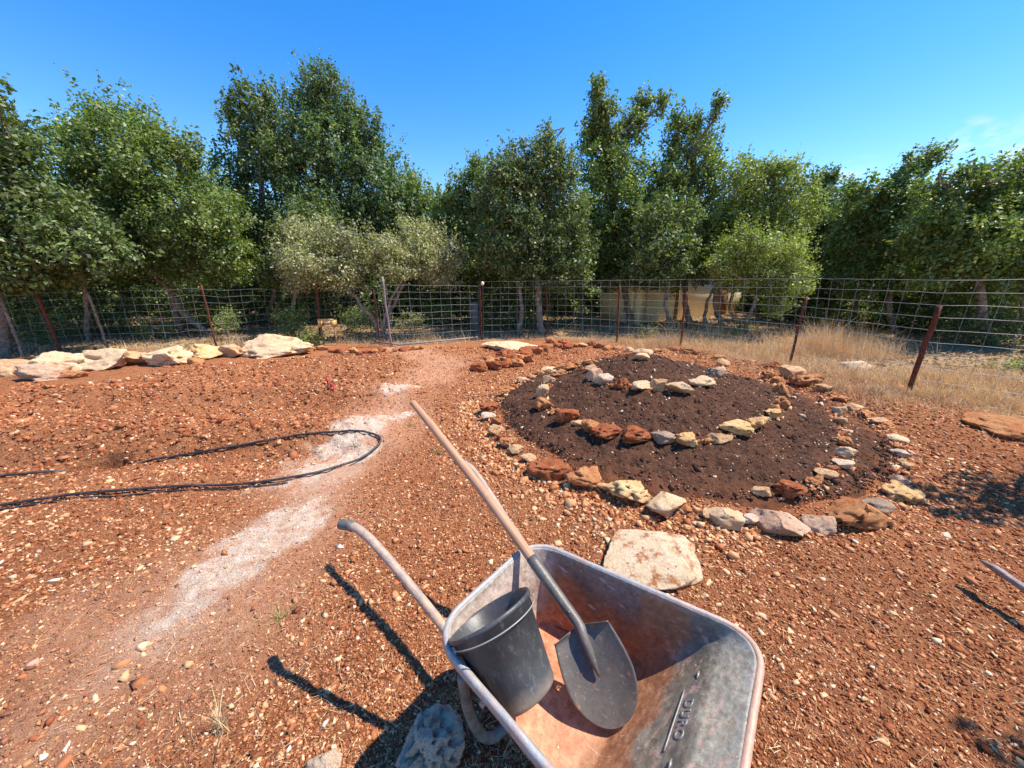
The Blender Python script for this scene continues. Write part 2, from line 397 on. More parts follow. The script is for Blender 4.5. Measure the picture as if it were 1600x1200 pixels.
# ------------------------------------------------------------------ rocks
def ico(sub):
    b = bmesh.new(); bmesh.ops.create_icosphere(b, subdivisions=sub, radius=1.0)
    V = np.array([v.co[:] for v in b.verts]); V /= np.linalg.norm(V, axis=1)[:, None]
    Fq = np.array([[v.index for v in f.verts] for f in b.faces]); b.free(); return V, Fq
ICO = {s: ico(s) for s in (1, 2, 3, 4, 5)}
def rock_pts(sub, seed, cuts=9, rough=.10, pit=.0):
    V, Fq = ICO[sub]; r_ = np.random.default_rng(seed); P = V.copy()
    for _ in range(cuts):
        nrm = r_.normal(size=3); nrm /= np.linalg.norm(nrm); o = r_.uniform(.40, .80)
        q = P @ nrm; P = P - np.where(q > o, (q - o) * .93, 0)[:, None] * nrm
    off = r_.uniform(0, 50)
    P = P * (1 + rough * 1.6 * fbm(P * 1.3 + off, 2)[:, None] * .75 + rough * .55 * fbm(P * 4.5 + off, 3)[:, None] + rough * .25 * fbm(P * 13 + off, 2)[:, None])
    if pit: P = P * (1 - pit * np.clip(fbm(P * 3.2 + off + 9, 2) - .12, 0, 1)[:, None] * 1.6)
    P = (P - P.min(0)) / (P.max(0) - P.min(0)) * 2 - 1; return P, Fq
RSEED = [100]; RINGS = []
def rock(px, py, wp, hp, kind, label, group, flat=None, pit=.15, name='stone', cat='stone', sub=4, dratio=.72, hz=None, rz=None, emb=.24, rough=.13):
    RSEED[0] += 1
    g = hit(px, py + hp * .22); dz = depth(g); W = wp / F * dz
    el = math.atan2(CAM_H - g[2], g[1]); D = W * dratio
    H = (hp / F * dz - D * math.sin(el)) / math.cos(el); H = min(max(H, .34 * W), 1.0 * W) if flat is None else flat
    if hz: H = hz
    P, Fq = rock_pts(sub, RSEED[0], 12, rough, pit)
    P = P * np.array([W / 2, D / 2, H / 2 * 1.25])
    a = rz if rz is not None else random.uniform(-.25, .25); c, s = math.cos(a), math.sin(a)
    P = P @ np.array([[c, s, 0], [-s, c, 0], [0, 0, 1]])
    o = mesh_np(name, P, Fq, RM[kind], None, sub >= 4)
    inb = math.hypot(g[0] - MC[0], g[1] - MC[1]) < 2.0
    o.location = (g[0], g[1], ghs(g[0], g[1]) + (.035 if inb else .008) + H * (.5 - emb)); tag(o, label, cat, group); return o
KD = {'red': 'rough red-brown', 'orange': 'orange', 'tan': 'tan', 'cream': 'cream', 'yellow': 'pale yellow', 'grey': 'grey', 'white': 'whitish', 'pink': 'pinkish'}
ORD = ['first', 'second', 'third', 'fourth', 'fifth', 'sixth', 'seventh', 'eighth', 'ninth', 'tenth', 'eleventh', 'twelfth', 'thirteenth', 'fourteenth', 'fifteenth', 'sixteenth', 'seventeenth', 'eighteenth', 'nineteenth', 'twentieth', 'twenty-first', 'twenty-second', 'twenty-third', 'twenty-fourth']
def row(items, where, end, group, conv=True, **kw):
    for k, (x, y, wd, h, kind) in enumerate(items):
        if conv: x, y, wd, h = 720 + x * .475, 500 + y * .475, wd * .475 * 1.14, h * .475 * 1.10
        size = 'big' if wd > 48 else 'small' if wd < 22 else ''
        lab = ' '.join(f"{size} {KD[kind]} stone {where}, {ORD[k]} from {end}".split())
        if conv and k and math.hypot(x - px_, (y - py_) * 1.5) > (wd + pw_) * .50:
            kf = ('orange', 'tan', 'red')[k % 3]; wf_ = max(9, min(20, .45 * (wd + pw_) / 2 + 4))
            nf = 1 + int(math.hypot(x - px_, y - py_) > (wd + pw_) * .85)
            for m in range(nf):
                q = (m + 1) / (nf + 1); side = ('small ' if nf == 1 else ('first ', 'second ')[m])
                rock(px_ + (x - px_) * q, py_ + (y - py_) * q + 1.5, wf_, wf_ * .6, kf, f"{side}{dict(red='red', orange='orange', tan='tan')[kf]} filler {where}, after {ORD[k - 1]} from {end}", group + ', fillers', pit=.4, sub=3)
        if conv: RINGS.append((x, y, k))
        px_, py_, pw_ = x, y, wd
        rock(x, y, wd, h, kind, lab, group, pit=.5 if kind in ('red', 'orange', 'yellow') else .15, sub=4 if wd > 18 else 3, **kw)
row([(425, 150, 45, 24, 'orange'), (425, 168, 40, 28, 'tan'), (440, 190, 52, 45, 'pink'), (470, 206, 55, 38, 'white'), (522, 222, 55, 42, 'red'), (590, 230, 72, 38, 'cream'), (647, 228, 45, 46, 'tan'), (712, 232, 82, 52, 'cream'), (783, 212, 78, 50, 'cream'), (845, 190, 60, 36, 'grey'), (855, 165, 45, 24, 'cream'), (862, 143, 40, 30, 'tan'), (845, 122, 36, 18, 'orange')],
    'edging the top ring', 'its path end', 'stones of the top ring')
row([(592, 133, 44, 26, 'cream'), (600, 110, 60, 26, 'cream'), (645, 103, 34, 14, 'orange'), (700, 96, 48, 24, 'red'), (752, 104, 48, 20, 'orange'), (800, 108, 36, 16, 'orange')],
    'along the back of the top ring', 'the cream pair', 'stones behind the top ring')
row([(290, 210, 38, 32, 'tan'), (265, 243, 44, 52, 'cream'), (272, 290, 62, 46, 'orange'), (350, 322, 80, 60, 'red'), (425, 362, 55, 52, 'orange'), (475, 377, 90, 54, 'red'), (572, 385, 98, 54, 'red'), (665, 400, 70, 52, 'grey'), (740, 403, 76, 60, 'yellow'), (803, 410, 40, 30, 'orange'), (850, 402, 66, 38, 'tan'), (898, 370, 92, 48, 'yellow'), (965, 352, 75, 62, 'yellow'), (1018, 320, 50, 38, 'yellow'), (1052, 285, 42, 45, 'orange'), (1050, 245, 44, 48, 'orange'), (1038, 210, 42, 42, 'orange'), (1012, 182, 42, 30, 'orange'), (1022, 152, 48, 32, 'red')],
    'in the middle ring', 'its path end', 'stones of the middle ring')
row([(1235, 312, 36, 36, 'cream'), (1243, 348, 32, 30, 'tan'), (1250, 410, 62, 36, 'orange'), (1262, 450, 54, 46, 'cream'), (1245, 480, 60, 34, 'white'), (1195, 515, 66, 34, 'tan'), (1150, 545, 44, 24, 'orange'), (1075, 565, 104, 58, 'red'), (985, 575, 56, 30, 'tan')],
    'of the inner right arc', 'its back end', 'stones of the inner arc on the grass side')
row([(1100, 172, 90, 46, 'tan'), (1135, 200, 90, 34, 'orange'), (1200, 222, 60, 34, 'tan'), (1250, 262, 50, 20, 'orange'), (1290, 290, 54, 24, 'tan'), (1330, 312, 56, 26, 'orange'), (1370, 334, 50, 24, 'tan'), (1400, 352, 42, 20, 'orange'), (1430, 390, 66, 42, 'cream'), (1440, 440, 50, 36, 'white'), (1462, 480, 44, 26, 'tan'), (1440, 522, 56, 40, 'pink'), (1440, 563, 104, 66, 'yellow'), (1368, 612, 85, 46, 'grey')],
    'in the outer ring beside the grass', 'its back end', 'stones of the outer ring, grass side')
row([(1300, 640, 180, 74, 'orange'), (1185, 658, 104, 80, 'pink'), (1045, 665, 148, 60, 'pink'), (955, 662, 54, 46, 'white'), (880, 655, 110, 54, 'cream'), (812, 640, 48, 36, 'tan'), (672, 600, 134, 80, 'cream'), (530, 558, 142, 66, 'yellow'), (402, 517, 112, 58, 'orange'), (290, 487, 128, 62, 'red'), (222, 452, 50, 34, 'tan')],
    'along the front of the outer ring', 'the grass side', 'stones at the front of the outer ring')
row([(180, 430, 48, 34, 'tan'), (155, 402, 54, 40, 'orange'), (116, 362, 50, 36, 'tan'), (118, 332, 36, 26, 'red'), (90, 318, 48, 32, 'white'), (95, 287, 64, 38, 'red'), (130, 262, 36, 18, 'orange'), (150, 238, 52, 26, 'orange'), (205, 205, 44, 20, 'tan'), (290, 165, 48, 20, 'cream'), (330, 182, 54, 24, 'orange'), (366, 165, 54, 26, 'orange'), (402, 152, 50, 24, 'orange')],
    'on the path side of the outer ring', 'the front', 'stones of the outer ring, path side')

rock(1017, 858, 160, 92, 'slab', 'large flat whitish slab stained with red soil behind the wheelbarrow', None, flat=.09, name='flat_stone', pit=.05, sub=5, dratio=.78, emb=.1, rough=.05)
rock(676, 1155, 104, 104, 'white', 'pale pitted rock in the shadow under the wheelbarrow', None, name='pitted_stone', pit=1.1, sub=5, dratio=.95, hz=.13, emb=.2, rough=.15)
rock(507, 1192, 56, 50, 'white', 'pale rock lying by itself in the sun near the pitted rock', None, sub=4, hz=.06)
rock(1575, 662, 120, 36, 'orange', 'long brown boulder half buried in the soil bank', None, name='boulder', cat='boulder', sub=5, hz=.17, emb=.36)
rock(1330, 577, 60, 16, 'white', 'whitish flat rock in the dry grass beyond the fence', None, name='boulder', cat='boulder', sub=4)
LB = [(28, 579, 60, 28, 'tan', 'striped tan boulder nearest the hose end'), (91, 574, 74, 28, 'cream', 'flat cream boulder crossed by a thin shadow'), (162, 566, 80, 40, 'cream', 'tall cream boulder with hollow underside'),
      (216, 562, 46, 28, 'tan', 'tan rock leaning on the tall cream boulder'), (262, 562, 64, 28, 'cream', 'wide pitted cream boulder'), (320, 553, 58, 30, 'yellow', 'pale yellow rounded boulder'),
      (364, 550, 40, 28, 'tan', 'tan domed boulder'), (306, 566, 24, 15, 'orange', 'small orange rock before the yellow boulder'), (436, 549, 84, 24, 'cream', 'widest pale boulder of the row, nearest the gate'),
      (75, 590, 66, 13, 'pink', 'thin flat pinkish rock before the cream boulders'), (116, 588, 38, 15, 'orange', 'orange rock before the tall cream boulder')]
for x, y, wd, h, k, lab in LB:
    rock(x, y, wd * 1.26, h * .95, k, lab + ' by the fence', 'boulders along the fence', name='boulder', cat='boulder', pit=.25, sub=5 if wd > 50 else 4, dratio=.6, rough=.14)
row([(475, 549, 15, 9, 'tan'), (503, 545, 22, 11, 'orange'), (520, 549, 14, 8, 'red'), (532, 549, 18, 11, 'red'), (541, 552, 12, 7, 'orange'), (553, 549, 18, 12, 'orange'), (562, 553, 12, 8, 'red'), (573, 550, 16, 9, 'red'), (586, 550, 12, 7, 'orange'), (598, 548, 15, 9, 'red'), (620, 547, 14, 8, 'orange'), (634, 546, 18, 10, 'red'), (648, 545, 14, 9, 'orange'), (657, 544, 13, 7, 'red')],
    'lined up inside the gate', 'the yellow boulder', 'small red stones inside the gate', conv=False)
HEAP = [(770, 566, 18, 12), (785, 557, 18, 12), (800, 556, 18, 12), (812, 560, 18, 12), (822, 553, 18, 12), (748, 576, 22, 13), (760, 570, 24, 14), (773, 573, 22, 14), (768, 563, 20, 14), (782, 564, 24, 17), (790, 570, 20, 13), (797, 561, 24, 18), (806, 568, 22, 14), (803, 553, 22, 14), (815, 556, 24, 16), (822, 562, 18, 12), (790, 553, 20, 12), (828, 549, 20, 12), (838, 551, 16, 9), (846, 547, 16, 9)]
row([(a, b, c * 1.35, d * 1.25, 'red' if k % 3 else 'orange') for k, (a, b, c, d) in enumerate(HEAP)], 'heaped beside the path', "the heap's low end", 'red stones heaped beside the path', conv=False, hz=.17)
row([(860, 533, 18, 13, 'orange'), (872, 541, 16, 10, 'red'), (881, 536, 20, 11, 'red'), (888, 543, 18, 11, 'red'), (900, 540, 16, 9, 'orange'), (910, 540, 15, 8, 'tan'), (925, 537, 18, 11, 'red'), (936, 541, 20, 11, 'red'), (950, 545, 16, 9, 'orange'), (966, 545, 17, 9, 'orange'), (982, 547, 16, 9, 'tan')],
    'scattered between fence and mound', 'the heap', 'red stones between the fence and the mound', conv=False)
rock(797, 540, 96, 24, 'cream', 'broad low pale rock outcrop at the foot of the fence', None, name='rock_outcrop', cat='rock outcrop', sub=5, hz=.16)

# ------------------------------------------------------------------ gravel, clods, straw (uncountable)
def scatter_pebbles(name, P, S, C, flat=.6, seed=1, sub=None):
    r_ = np.random.default_rng(seed); n = len(P)
    base, Fq = ICO[1]; base = base[:12] if sub is None else base
    if sub is None:
        base = np.array([(x_, y_, z_) for x_ in (-1, 1) for y_ in (-1, 1) for z_ in (-1, 1)], float) * .72
        Fq = np.array([(0, 1, 3), (0, 3, 2), (4, 6, 7), (4, 7, 5), (0, 4, 5), (0, 5, 1), (2, 3, 7), (2, 7, 6), (0, 2, 6), (0, 6, 4), (1, 5, 7), (1, 7, 3)])
    k = len(base)
    B = np.broadcast_to(base, (n, k, 3)) * r_.uniform(.62, 1.2, (n, k, 1)) + r_.normal(0, .24, (n, k, 3))
    top_ = (B[..., 2] > 0)[..., None] * np.array([1, 1, 0]); B = B * (1 - top_ * r_.uniform(0, .55, (n, 1, 1)))
    B = B * np.stack([r_.uniform(.85, 1.6, n), r_.uniform(.55, 1.1, n), r_.uniform(.22, .75, n) * flat / .6], 1)[:, None, :]
    a = r_.uniform(0, 6.28, n); ti = r_.normal(0, .28, n)
    ca, sa, ct, st = np.cos(a), np.sin(a), np.cos(ti), np.sin(ti)
    x, y, z = B[..., 0], B[..., 1], B[..., 2]
    y, z = y * ct[:, None] - z * st[:, None], y * st[:, None] + z * ct[:, None]
    x, y = x * ca[:, None] - y * sa[:, None], x * sa[:, None] + y * ca[:, None]
    V = np.stack([x, y, z], -1) * S[:, None, None] + P[:, None, :]
    Fc = (Fq[None] + (np.arange(n) * k)[:, None, None]).reshape(-1, 3)
    o = mesh_np(name, V.reshape(-1, 3), Fc, M['gravel'], np.repeat(C, k, axis=0))
    tag(o, kind='stuff'); return o
PAL = np.array([(.40, .145, .06), (.52, .23, .10), (.62, .33, .16), (.70, .43, .22), (.76, .54, .32), (.32, .095, .04), (.80, .68, .52), (.60, .36, .27)])
def in_bed(x, y, m=0): return np.hypot(x - MC[0], y - MC[1]) < 2.0 + m
def uv_tray(x, y):
    dx, dy = x + .0685, y - 1.02; return dx * .777 - dy * .629, dx * .629 + dy * .777
# stones of a few centimetres, even density per area, clumped by noise
N = 85000
x = rng.uniform(-5.5, 6.2, N); y = rng.uniform(.3, 7.5, N)
cl = n2(x, y, .9, 3, 8); edge_gravel = np.exp(-((np.hypot(x - MC[0], y - MC[1]) - 2.28) / .16) ** 2)
rightz = smooth(2.9, 3.8, x) * smooth(1.4, 2.2, y); leftn = smooth(-.3, -1.2, x) * smooth(2.6, 1.6, y)
pathm = masks(x, y)
pr = .20 + .95 * cl + .75 * edge_gravel + .45 * rightz + .35 * leftn - .42 * pathm[2]
pr = pr * smooth(9, 2.5, np.hypot(x, y)) * (~in_bed(x, y)) * (pathm[1] < .5)
k = rng.uniform(0, 1, N) < pr; x, y = x[k], y[k]; k = ~((np.abs(np.hypot(x - 0, y)) > 2) & (x < .2) & (x > -6) & (y > 2.2)) | (rng.uniform(0, 1, len(x)) < .75); x, y = x[k], y[k]; n_ = len(x)
s = np.exp(rng.normal(math.log(.0078), .50, n_)); s = np.clip(s * 1.12, .005, .026)
big = rng.uniform(0, 1, n_); s = np.where(big > .985, s * 1.25, s)
pk = rng.choice(len(PAL), n_, p=[.18, .22, .22, .17, .08, .09, .015, .025])
C = PAL[pk] * rng.uniform(.8, 1.12, (n_, 1))
scatter_pebbles('gravel', np.stack([x, y, gh(x, y) + s * .15], 1), s, C, seed=2)
# loose rubble banked against the path side of the spiral
N = 1500
a = rng.uniform(R(172), R(262), N); rr = MR + .06 + np.abs(rng.normal(0, .20, N)); x, y = MC[0] + rr * np.cos(a), MC[1] + rr * np.sin(a)
s = np.clip(np.exp(rng.normal(math.log(.013), .45, N)), .006, .035); C = PAL[rng.choice(8, N, p=[.16, .32, .30, .12, .02, .08, .0, .0])] * rng.uniform(.85, 1.1, (N, 1))
scatter_pebbles('loose_rubble', np.stack([x, y, gh(x, y) + s * .25], 1), s, C, .85, 8)
RP, RC = [], []
for (x0, y0, k0), (x1, y1, k1) in zip(RINGS[:-1], RINGS[1:]):
    if k1 == 0: continue
    g0, g1 = hit(x0, y0 + 4), hit(x1, y1 + 4); m = int(np.linalg.norm(g1 - g0) * 90)
    q = rng.uniform(0, 1, m); RP.append(g0[None, :2] * (1 - q[:, None]) + g1[None, :2] * q[:, None] + rng.normal(0, .035, (m, 2)))
RP = np.concatenate(RP); m = len(RP); s = np.clip(np.exp(rng.normal(math.log(.015), .4, m)), .008, .034)
C = PAL[rng.choice(8, m, p=[.14, .30, .28, .14, .05, .07, .0, .02])] * rng.uniform(.85, 1.1, (m, 1)); zb = gh(RP[:, 0], RP[:, 1]) + .026 * (np.hypot(RP[:, 0] - MC[0], RP[:, 1] - MC[1]) < 1.98)
scatter_pebbles('stone_chips', np.column_stack([RP, zb + s * .2]), s, C, .9, 9)
# soil crumbs, denser towards the camera
N = 170000
r0 = np.exp(rng.uniform(math.log(.7), math.log(8.5), N)); a = rng.uniform(-1.25, 1.25, N)
x, y = r0 * np.sin(a), r0 * np.cos(a); k = ~in_bed(x, y, .02); lm = masks(x, y); k &= (lm[1] < .5) & (rng.uniform(0, 1, N) > lm[0] * .6); x, y, r0 = x[k], y[k], r0[k]; n_ = len(x)
s = (.0014 * np.hypot(r0, 1.5) + .0008) * 1.15 * np.exp(rng.normal(0, .38, n_))
pk = rng.choice(5, n_, p=[.36, .27, .11, .055, .205]); P5 = np.array([(.33, .112, .045), (.46, .19, .083), (.62, .33, .16), (.76, .52, .32), (.18, .055, .023)])
lm = masks(x, y); Cc = P5[pk] * rng.uniform(.8, 1.15, (n_, 1)); tl = (lm[0] * .7 + lm[2] * .22)[:, None] * rng.uniform(.5, 1, (n_, 1)); Cc = Cc * (1 - tl) + np.array((.74, .54, .40)) * tl; s = s * (1 - .45 * lm[2])
scatter_pebbles('soil_crumbs', np.stack([x, y, gh(x, y) + s * .2], 1), s, Cc, .9, 4)
# clods in the dug strip
hp = [(-60, 756), (0, 748), (60, 742), (150, 732), (250, 721), (330, 710), (430, 693), (500, 683), (555, 678), (585, 682), (595, 692), (582, 708), (545, 728), (490, 744), (400, 758), (300, 764), (200, 769), (100, 779), (0, 794), (-60, 803)]
hq = catmull([hit(*p)[:2].tolist() + [0] for p in hp], 10)
N = 5200
x = rng.uniform(-7.5, -1.2, N); y = rng.uniform(2.7, 6.6, N); k = (n2(x, y, 1.3, 3, 3) + .8 * np.exp(-((y - 3.6) / .4) ** 2) + .6 * np.exp(-((y - 4.9) / .3) ** 2)) > .25
k &= (np.min(np.hypot(x[:, None] - hq[None, :, 0], y[:, None] - hq[None, :, 1]), 1) > .10) & (masks(x, y)[0] < .1) & (masks(x, y)[2] < .4); x, y = x[k], y[k]; s = np.exp(rng.normal(math.log(.019), .4, len(x))); 
scatter_pebbles('soil_clods', np.stack([x, y, gh(x, y) + s * .1], 1), s, np.array([(.38, .125, .052), (.48, .19, .085), (.27, .08, .032)])[rng.integers(0, 3, len(x))], .9, 5)
# crumbs and chips in the compost
N = 42000
r0 = np.sqrt(rng.uniform(0, 1, N)) * 2.02; a = rng.uniform(0, 6.28, N); x, y = MC[0] + r0 * np.cos(a), MC[1] + r0 * np.sin(a)
s = np.exp(rng.normal(math.log(.0056), .5, N)); kd = rng.uniform(0, 1, N)
C = np.where((kd < .90)[:, None], np.array([(.085, .042, .027)]) * rng.uniform(.5, 1.6, (N, 1)), np.where((kd < .96)[:, None], np.array([(.62, .47, .33)]), np.array([(.36, .15, .07)])))
s = np.where((kd > .90) , s * .95, s)
scatter_pebbles('compost_crumbs', np.stack([x, y, gh(x, y) + .024 + s * .2], 1), s, C, .9, 6)

def blades(name, P, L, Wd, D, C, bend=.3, seg=2, seed=1, mat=None, label=None):
    """curved ribbons: P base, D direction (unit), L length."""
    r_ = np.random.default_rng(seed); n = len(P)
    side = np.cross(D, r_.normal(size=(n, 3))); side /= np.linalg.norm(side, axis=1)[:, None] + 1e-9
    bd = np.cross(D, side) * r_.normal(0, bend, n)[:, None]
    V = []
    for j in range(seg + 1):
        t = j / seg; c = P + D * (L * t)[:, None] + bd * (L * t * t)[:, None]
        wv = Wd * (1 - .75 * t)
        V += [c - side * wv[:, None] / 2, c + side * wv[:, None] / 2]
    V = np.stack(V, 1); k = V.shape[1]
    f = np.array([(2 * j, 2 * j + 1, 2 * j + 3, 2 * j + 2) for j in range(seg)])
    Fc = (f[None] + (np.arange(n) * k)[:, None, None]).reshape(-1, 4)
    return V.reshape(-1, 3), Fc, np.repeat(C, k, axis=0)
def straw_col(n, r_=rng):
    b = np.array([(.82, .58, .31), (.88, .70, .43), (.74, .46, .22), (.60, .38, .19)])[r_.integers(0, 4, n)]
    return b * r_.uniform(.75, 1.15, (n, 1))
N = 15000
r0 = np.exp(rng.uniform(math.log(.8), math.log(8), N)); a = rng.uniform(-1.2, 1.2, N); x, y = r0 * np.sin(a), r0 * np.cos(a)
k = (n2(x, y, 1.1, 2, 12) > -.25) & ((~in_bed(x, y)) | (rng.uniform(0, 1, N) < .3)); x, y = x[k], y[k]; n_ = len(x); az = rng.uniform(0, 6.28, n_)
D = np.stack([np.cos(az), np.sin(az), rng.normal(.03, .13, n_)], 1); D /= np.linalg.norm(D, axis=1)[:, None]
V, Fc, C = blades('s', np.stack([x, y, gh(x, y) + .008 + .02 * in_bed(x, y)], 1), rng.uniform(.012, .07, n_), rng.uniform(.0010, .0024, n_), D, straw_col(n_), .35, 2, 3)
tag(mesh_np('straw_litter', V, Fc, M['straw'], C), kind='stuff')
# standing dry grass behind the mound and beyond the fence
GP, GL, GD = [], [], []
def grass_patch(cx, cy, rx, ry, n, L, lean=.35):
    x = cx + rng.normal(0, rx, n); y = cy + rng.normal(0, ry, n)
    k = (np.hypot(x - MC[0], y - MC[1]) > 2.30)
    x, y = x[k], y[k]; m = len(x)
    az = rng.uniform(0, 6.28, m); tl = np.abs(rng.normal(0, lean, m))
    D = np.stack([np.cos(az) * np.sin(tl), np.sin(az) * np.sin(tl), np.cos(tl)], 1)
    GP.append(np.stack([x, y, gh(x, y)], 1)); GL.append(L * .62 * rng.uniform(.3, 1.3, m) * np.clip(.75 + 1.0 * n2(x, y, 2.2, 2, 21), .25, 1.5)); GD.append(D)
for px, py, rx, ry, n_, L in [(1005, 533, .5, .35, 2600, .30), (940, 530, .4, .3, 900, .25), (1090, 535, .8, .4, 3200, .35), (1180, 545, .7, .4, 3500, .32), (1120, 520, 1.0, .5, 2600, .5),
                              (1230, 560, .6, .35, 3000, .28), (1290, 575, .6, .35, 3000, .28), (1320, 545, .55, .4, 5200, .66), (1250, 545, .5, .4, 2600, .5), (1395, 605, .5, .30, 3000, .22),
                              (1480, 622, .5, .3, 3200, .22), (1560, 628, .4, .3, 2500, .22), (1450, 590, .7, .4, 3200, .3), (1550, 600, .5, .35, 2600, .35), (1340, 596, .4, .2, 1500, .15),
                              (680, 525, .5, .5, 1000, .35), (560, 530, .5, .3, 700, .25), (470, 530, .6, .4, 700, .3), (380, 532, .5, .4, 600, .3), (270, 535, .8, .5, 600, .3), (830, 523, .6, .3, 500, .25), (120, 542, 1.2, .5, 500, .3), (1000, 512, 1.5, .6, 1500, .4)]:
    g = hit(px, py + 8); grass_patch(g[0], g[1] + .15, rx, ry, n_, L)
P = np.concatenate(GP); L = np.concatenate(GL); D = np.concatenate(GD); n_ = len(P)
V, Fc, C = blades('g', P, L, rng.uniform(.0030, .0065, n_), D, straw_col(n_), .5, 3, 4)
tag(mesh_np('dry_grass', V, Fc, M['straw'], C), kind='stuff')
# loose mat of short grass on the ground over the litter strip at the right
N = 26000
x = rng.uniform(1.2, 8.5, N); y = rng.uniform(3.4, 9.6, N); m_ = masks(x, y)[1]; k = (m_ > .45) & (n2(x, y, 1.6, 3, 31) > -.12) & (y - np.interp(x, fx, fy) < 1.6) & (np.hypot(x - MC[0], y - MC[1]) > 2.3); x, y = x[k], y[k]; n_ = len(x)
az = rng.uniform(0, 6.28, n_); D = np.stack([np.cos(az), np.sin(az), rng.uniform(.05, 1.0, n_)], 1); D /= np.linalg.norm(D, axis=1)[:, None]
V, Fc, C = blades('g', np.stack([x, y, gh(x, y)], 1), rng.uniform(.06, .20, n_), rng.uniform(.003, .006, n_), D, straw_col(n_) * 1.05, .5, 2, 5)
tag(mesh_np('straw_mat', V, Fc, M['straw'], C), kind='stuff')
# leaf litter under the trees
N = 60000
x = rng.uniform(-16, 14, N); y = rng.uniform(4, 17, N); k = (y > np.interp(x, fx, fy) + .2); x, y = x[k], y[k]; n_ = len(x)
az = rng.uniform(0, 6.28, n_); D = np.stack([np.cos(az), np.sin(az), rng.normal(0, .3, n_)], 1); D /= np.linalg.norm(D, axis=1)[:, None]
V, Fc, C = blades('g', np.stack([x, y, gh(x, y) + .02], 1), rng.uniform(.04, .09, n_), rng.uniform(.02, .04, n_), D, np.array([(.30, .20, .11), (.42, .30, .17), (.18, .11, .06)])[rng.integers(0, 3, n_)], .3, 1, 6)
tag(mesh_np('leaf_litter', V, Fc, M['straw'], C), kind='stuff')
# small weeds
for (px, py, lab, gcol) in [(640, 665, 'small green weed on the pale path above the hose loop', (.20, .22, .08)), (685, 708, 'straggly weed sprig beside the shovel handle', (.26, .24, .10)), (437, 968, 'tiny pale green grass tuft in the lower path', (.34, .36, .12)), (350, 1140, 'upright dry straw tuft at the near edge', (.66, .52, .30)), (430, 770, 'thin dry stem standing in front of the hose', (.40, .28, .18)), (555, 700, 'grey green sprig inside the hose loop', (.22, .24, .16))]:
    g = hit(px, py); n_ = 30 if 'stem' not in lab else 3; az = rng.uniform(0, 6.28, n_); tl = rng.uniform(.3, 1.3, n_) if 'upright' not in lab and 'stem' not in lab else rng.uniform(0, .35, n_)
    D = np.stack([np.cos(az) * np.sin(tl), np.sin(az) * np.sin(tl), np.cos(tl)], 1)
    V, Fc, C = blades('w', np.tile(np.array([g[0], g[1], ghs(g[0], g[1]) - .004]), (n_, 1)) + rng.normal(0, .012, (n_, 3)) * (1, 1, 0), rng.uniform(.04, .11, n_) * (1.6 if tl.max() < .4 else 1), np.full(n_, .0035), D, np.array(gcol) * rng.uniform(.7, 1.2, (n_, 1)), .5, 3, 7)
    tag(mesh_np('weed', V, Fc, M['straw'], C), lab, 'weed')

# ------------------------------------------------------------------ wheelbarrow
BO = np.array([-.0685, 1.02]); BA = R(-39)
BZ = ghs(-.02, .95)
wb = tag(empty('wheelbarrow', (BO[0], BO[1], BZ), BA), 'worn grey metal wheelbarrow holding a black bucket and a shovel', 'wheelbarrow')
def loop_trap(u0, u1, w0, w1, rc, m=14, q=22):
    C_ = [np.array(c) for c in ((u0, -w0), (u1, -w1), (u1, w1), (u0, w0))]; out = []
    for i in range(4):
        a, b, c = C_[i - 1], C_[i], C_[(i + 1) % 4]
        e1 = (a - b) / np.linalg.norm(a - b); e2 = (c - b) / np.linalg.norm(c - b)
        p0, p2 = b + e1 * rc, b + e2 * rc
        for t in np.linspace(0, 1, m): out.append((1 - t) ** 2 * p0 + 2 * t * (1 - t) * (b * .9 + (p0 + p2) * .05) + t * t * p2)
        d = C_[(i + 1) % 4]; e = (b - d) / np.linalg.norm(b - d); p3 = d + e * rc
        for t in np.linspace(0, 1, q + 2)[1:-1]: out.append(p2 * (1 - t) + p3 * t)
    return np.array(out)
ZF, ZR = .315, .60
def tray_level(h):
    u0 = .085 * (1 - h) + 0 * h; u1 = .45 * (1 - h) + .745 * h
    w0 = .178 * (1 - h) + .245 * h; w1 = .252 * (1 - h) + .325 * h
    L_ = loop_trap(u0, u1, w0, w1, .055 + .045 * h)
    k_ = (1 - h); L_[:, 1] += np.where(L_[:, 1] < 0, .16, .06) * k_ * np.abs(L_[:, 1])
    zf = (math.sqrt(h * h + .006) - .0775) / (math.sqrt(1.006) - .0775)
    fr_ = smooth(.55, .95, (L_[:, 0] - u0) / (u1 - u0)); flt = smooth(.98, .80, np.abs(L_[:, 1]) / (w1 + 1e-6))
    zfront = np.interp(h, [0, .66, .74, 1], [0, .80, .85, 1.0])
    z = ZF + (ZR - ZF) * (zf * (1 - fr_) + (zfront * .55 + zf * .45) * fr_)
    z = z + .035 * h * fr_ * 0
    return np.column_stack([L_, z])
HS = np.concatenate([np.linspace(0, .2, 14)[:-1], np.linspace(.2, 1, 44)])
lv = [tray_level(h) for h in HS]; cen = lv[0].mean(0)
floorl = [cen + (lv[0] - cen) * t for t in np.linspace(.04, 1, 22)[:-1]]
lv = floorl + lv; n = len(lv[0]); V = np.concatenate(lv)
i = np.arange(len(lv) - 1)[:, None] * n; j = np.arange(n)[None]; k = (j + 1) % n
Q = np.stack([i + j, i + k, i + k + n, i + j + n], -1).reshape(-1, 4)
V[:, 2] += .003 * fbm(V * 7, 2)
u_, v_, z_ = V.T; zz = (z_ - ZF) / (ZR - ZF)
n1 = fbm(V * 9 + 3, 4); n3 = fbm(V * 40, 3); n5 = fbm(V * 4 + 8, 3)
def L3(a, b, t): return np.asarray(a) * (1 - t)[:, None] + np.asarray(b) * t[:, None]
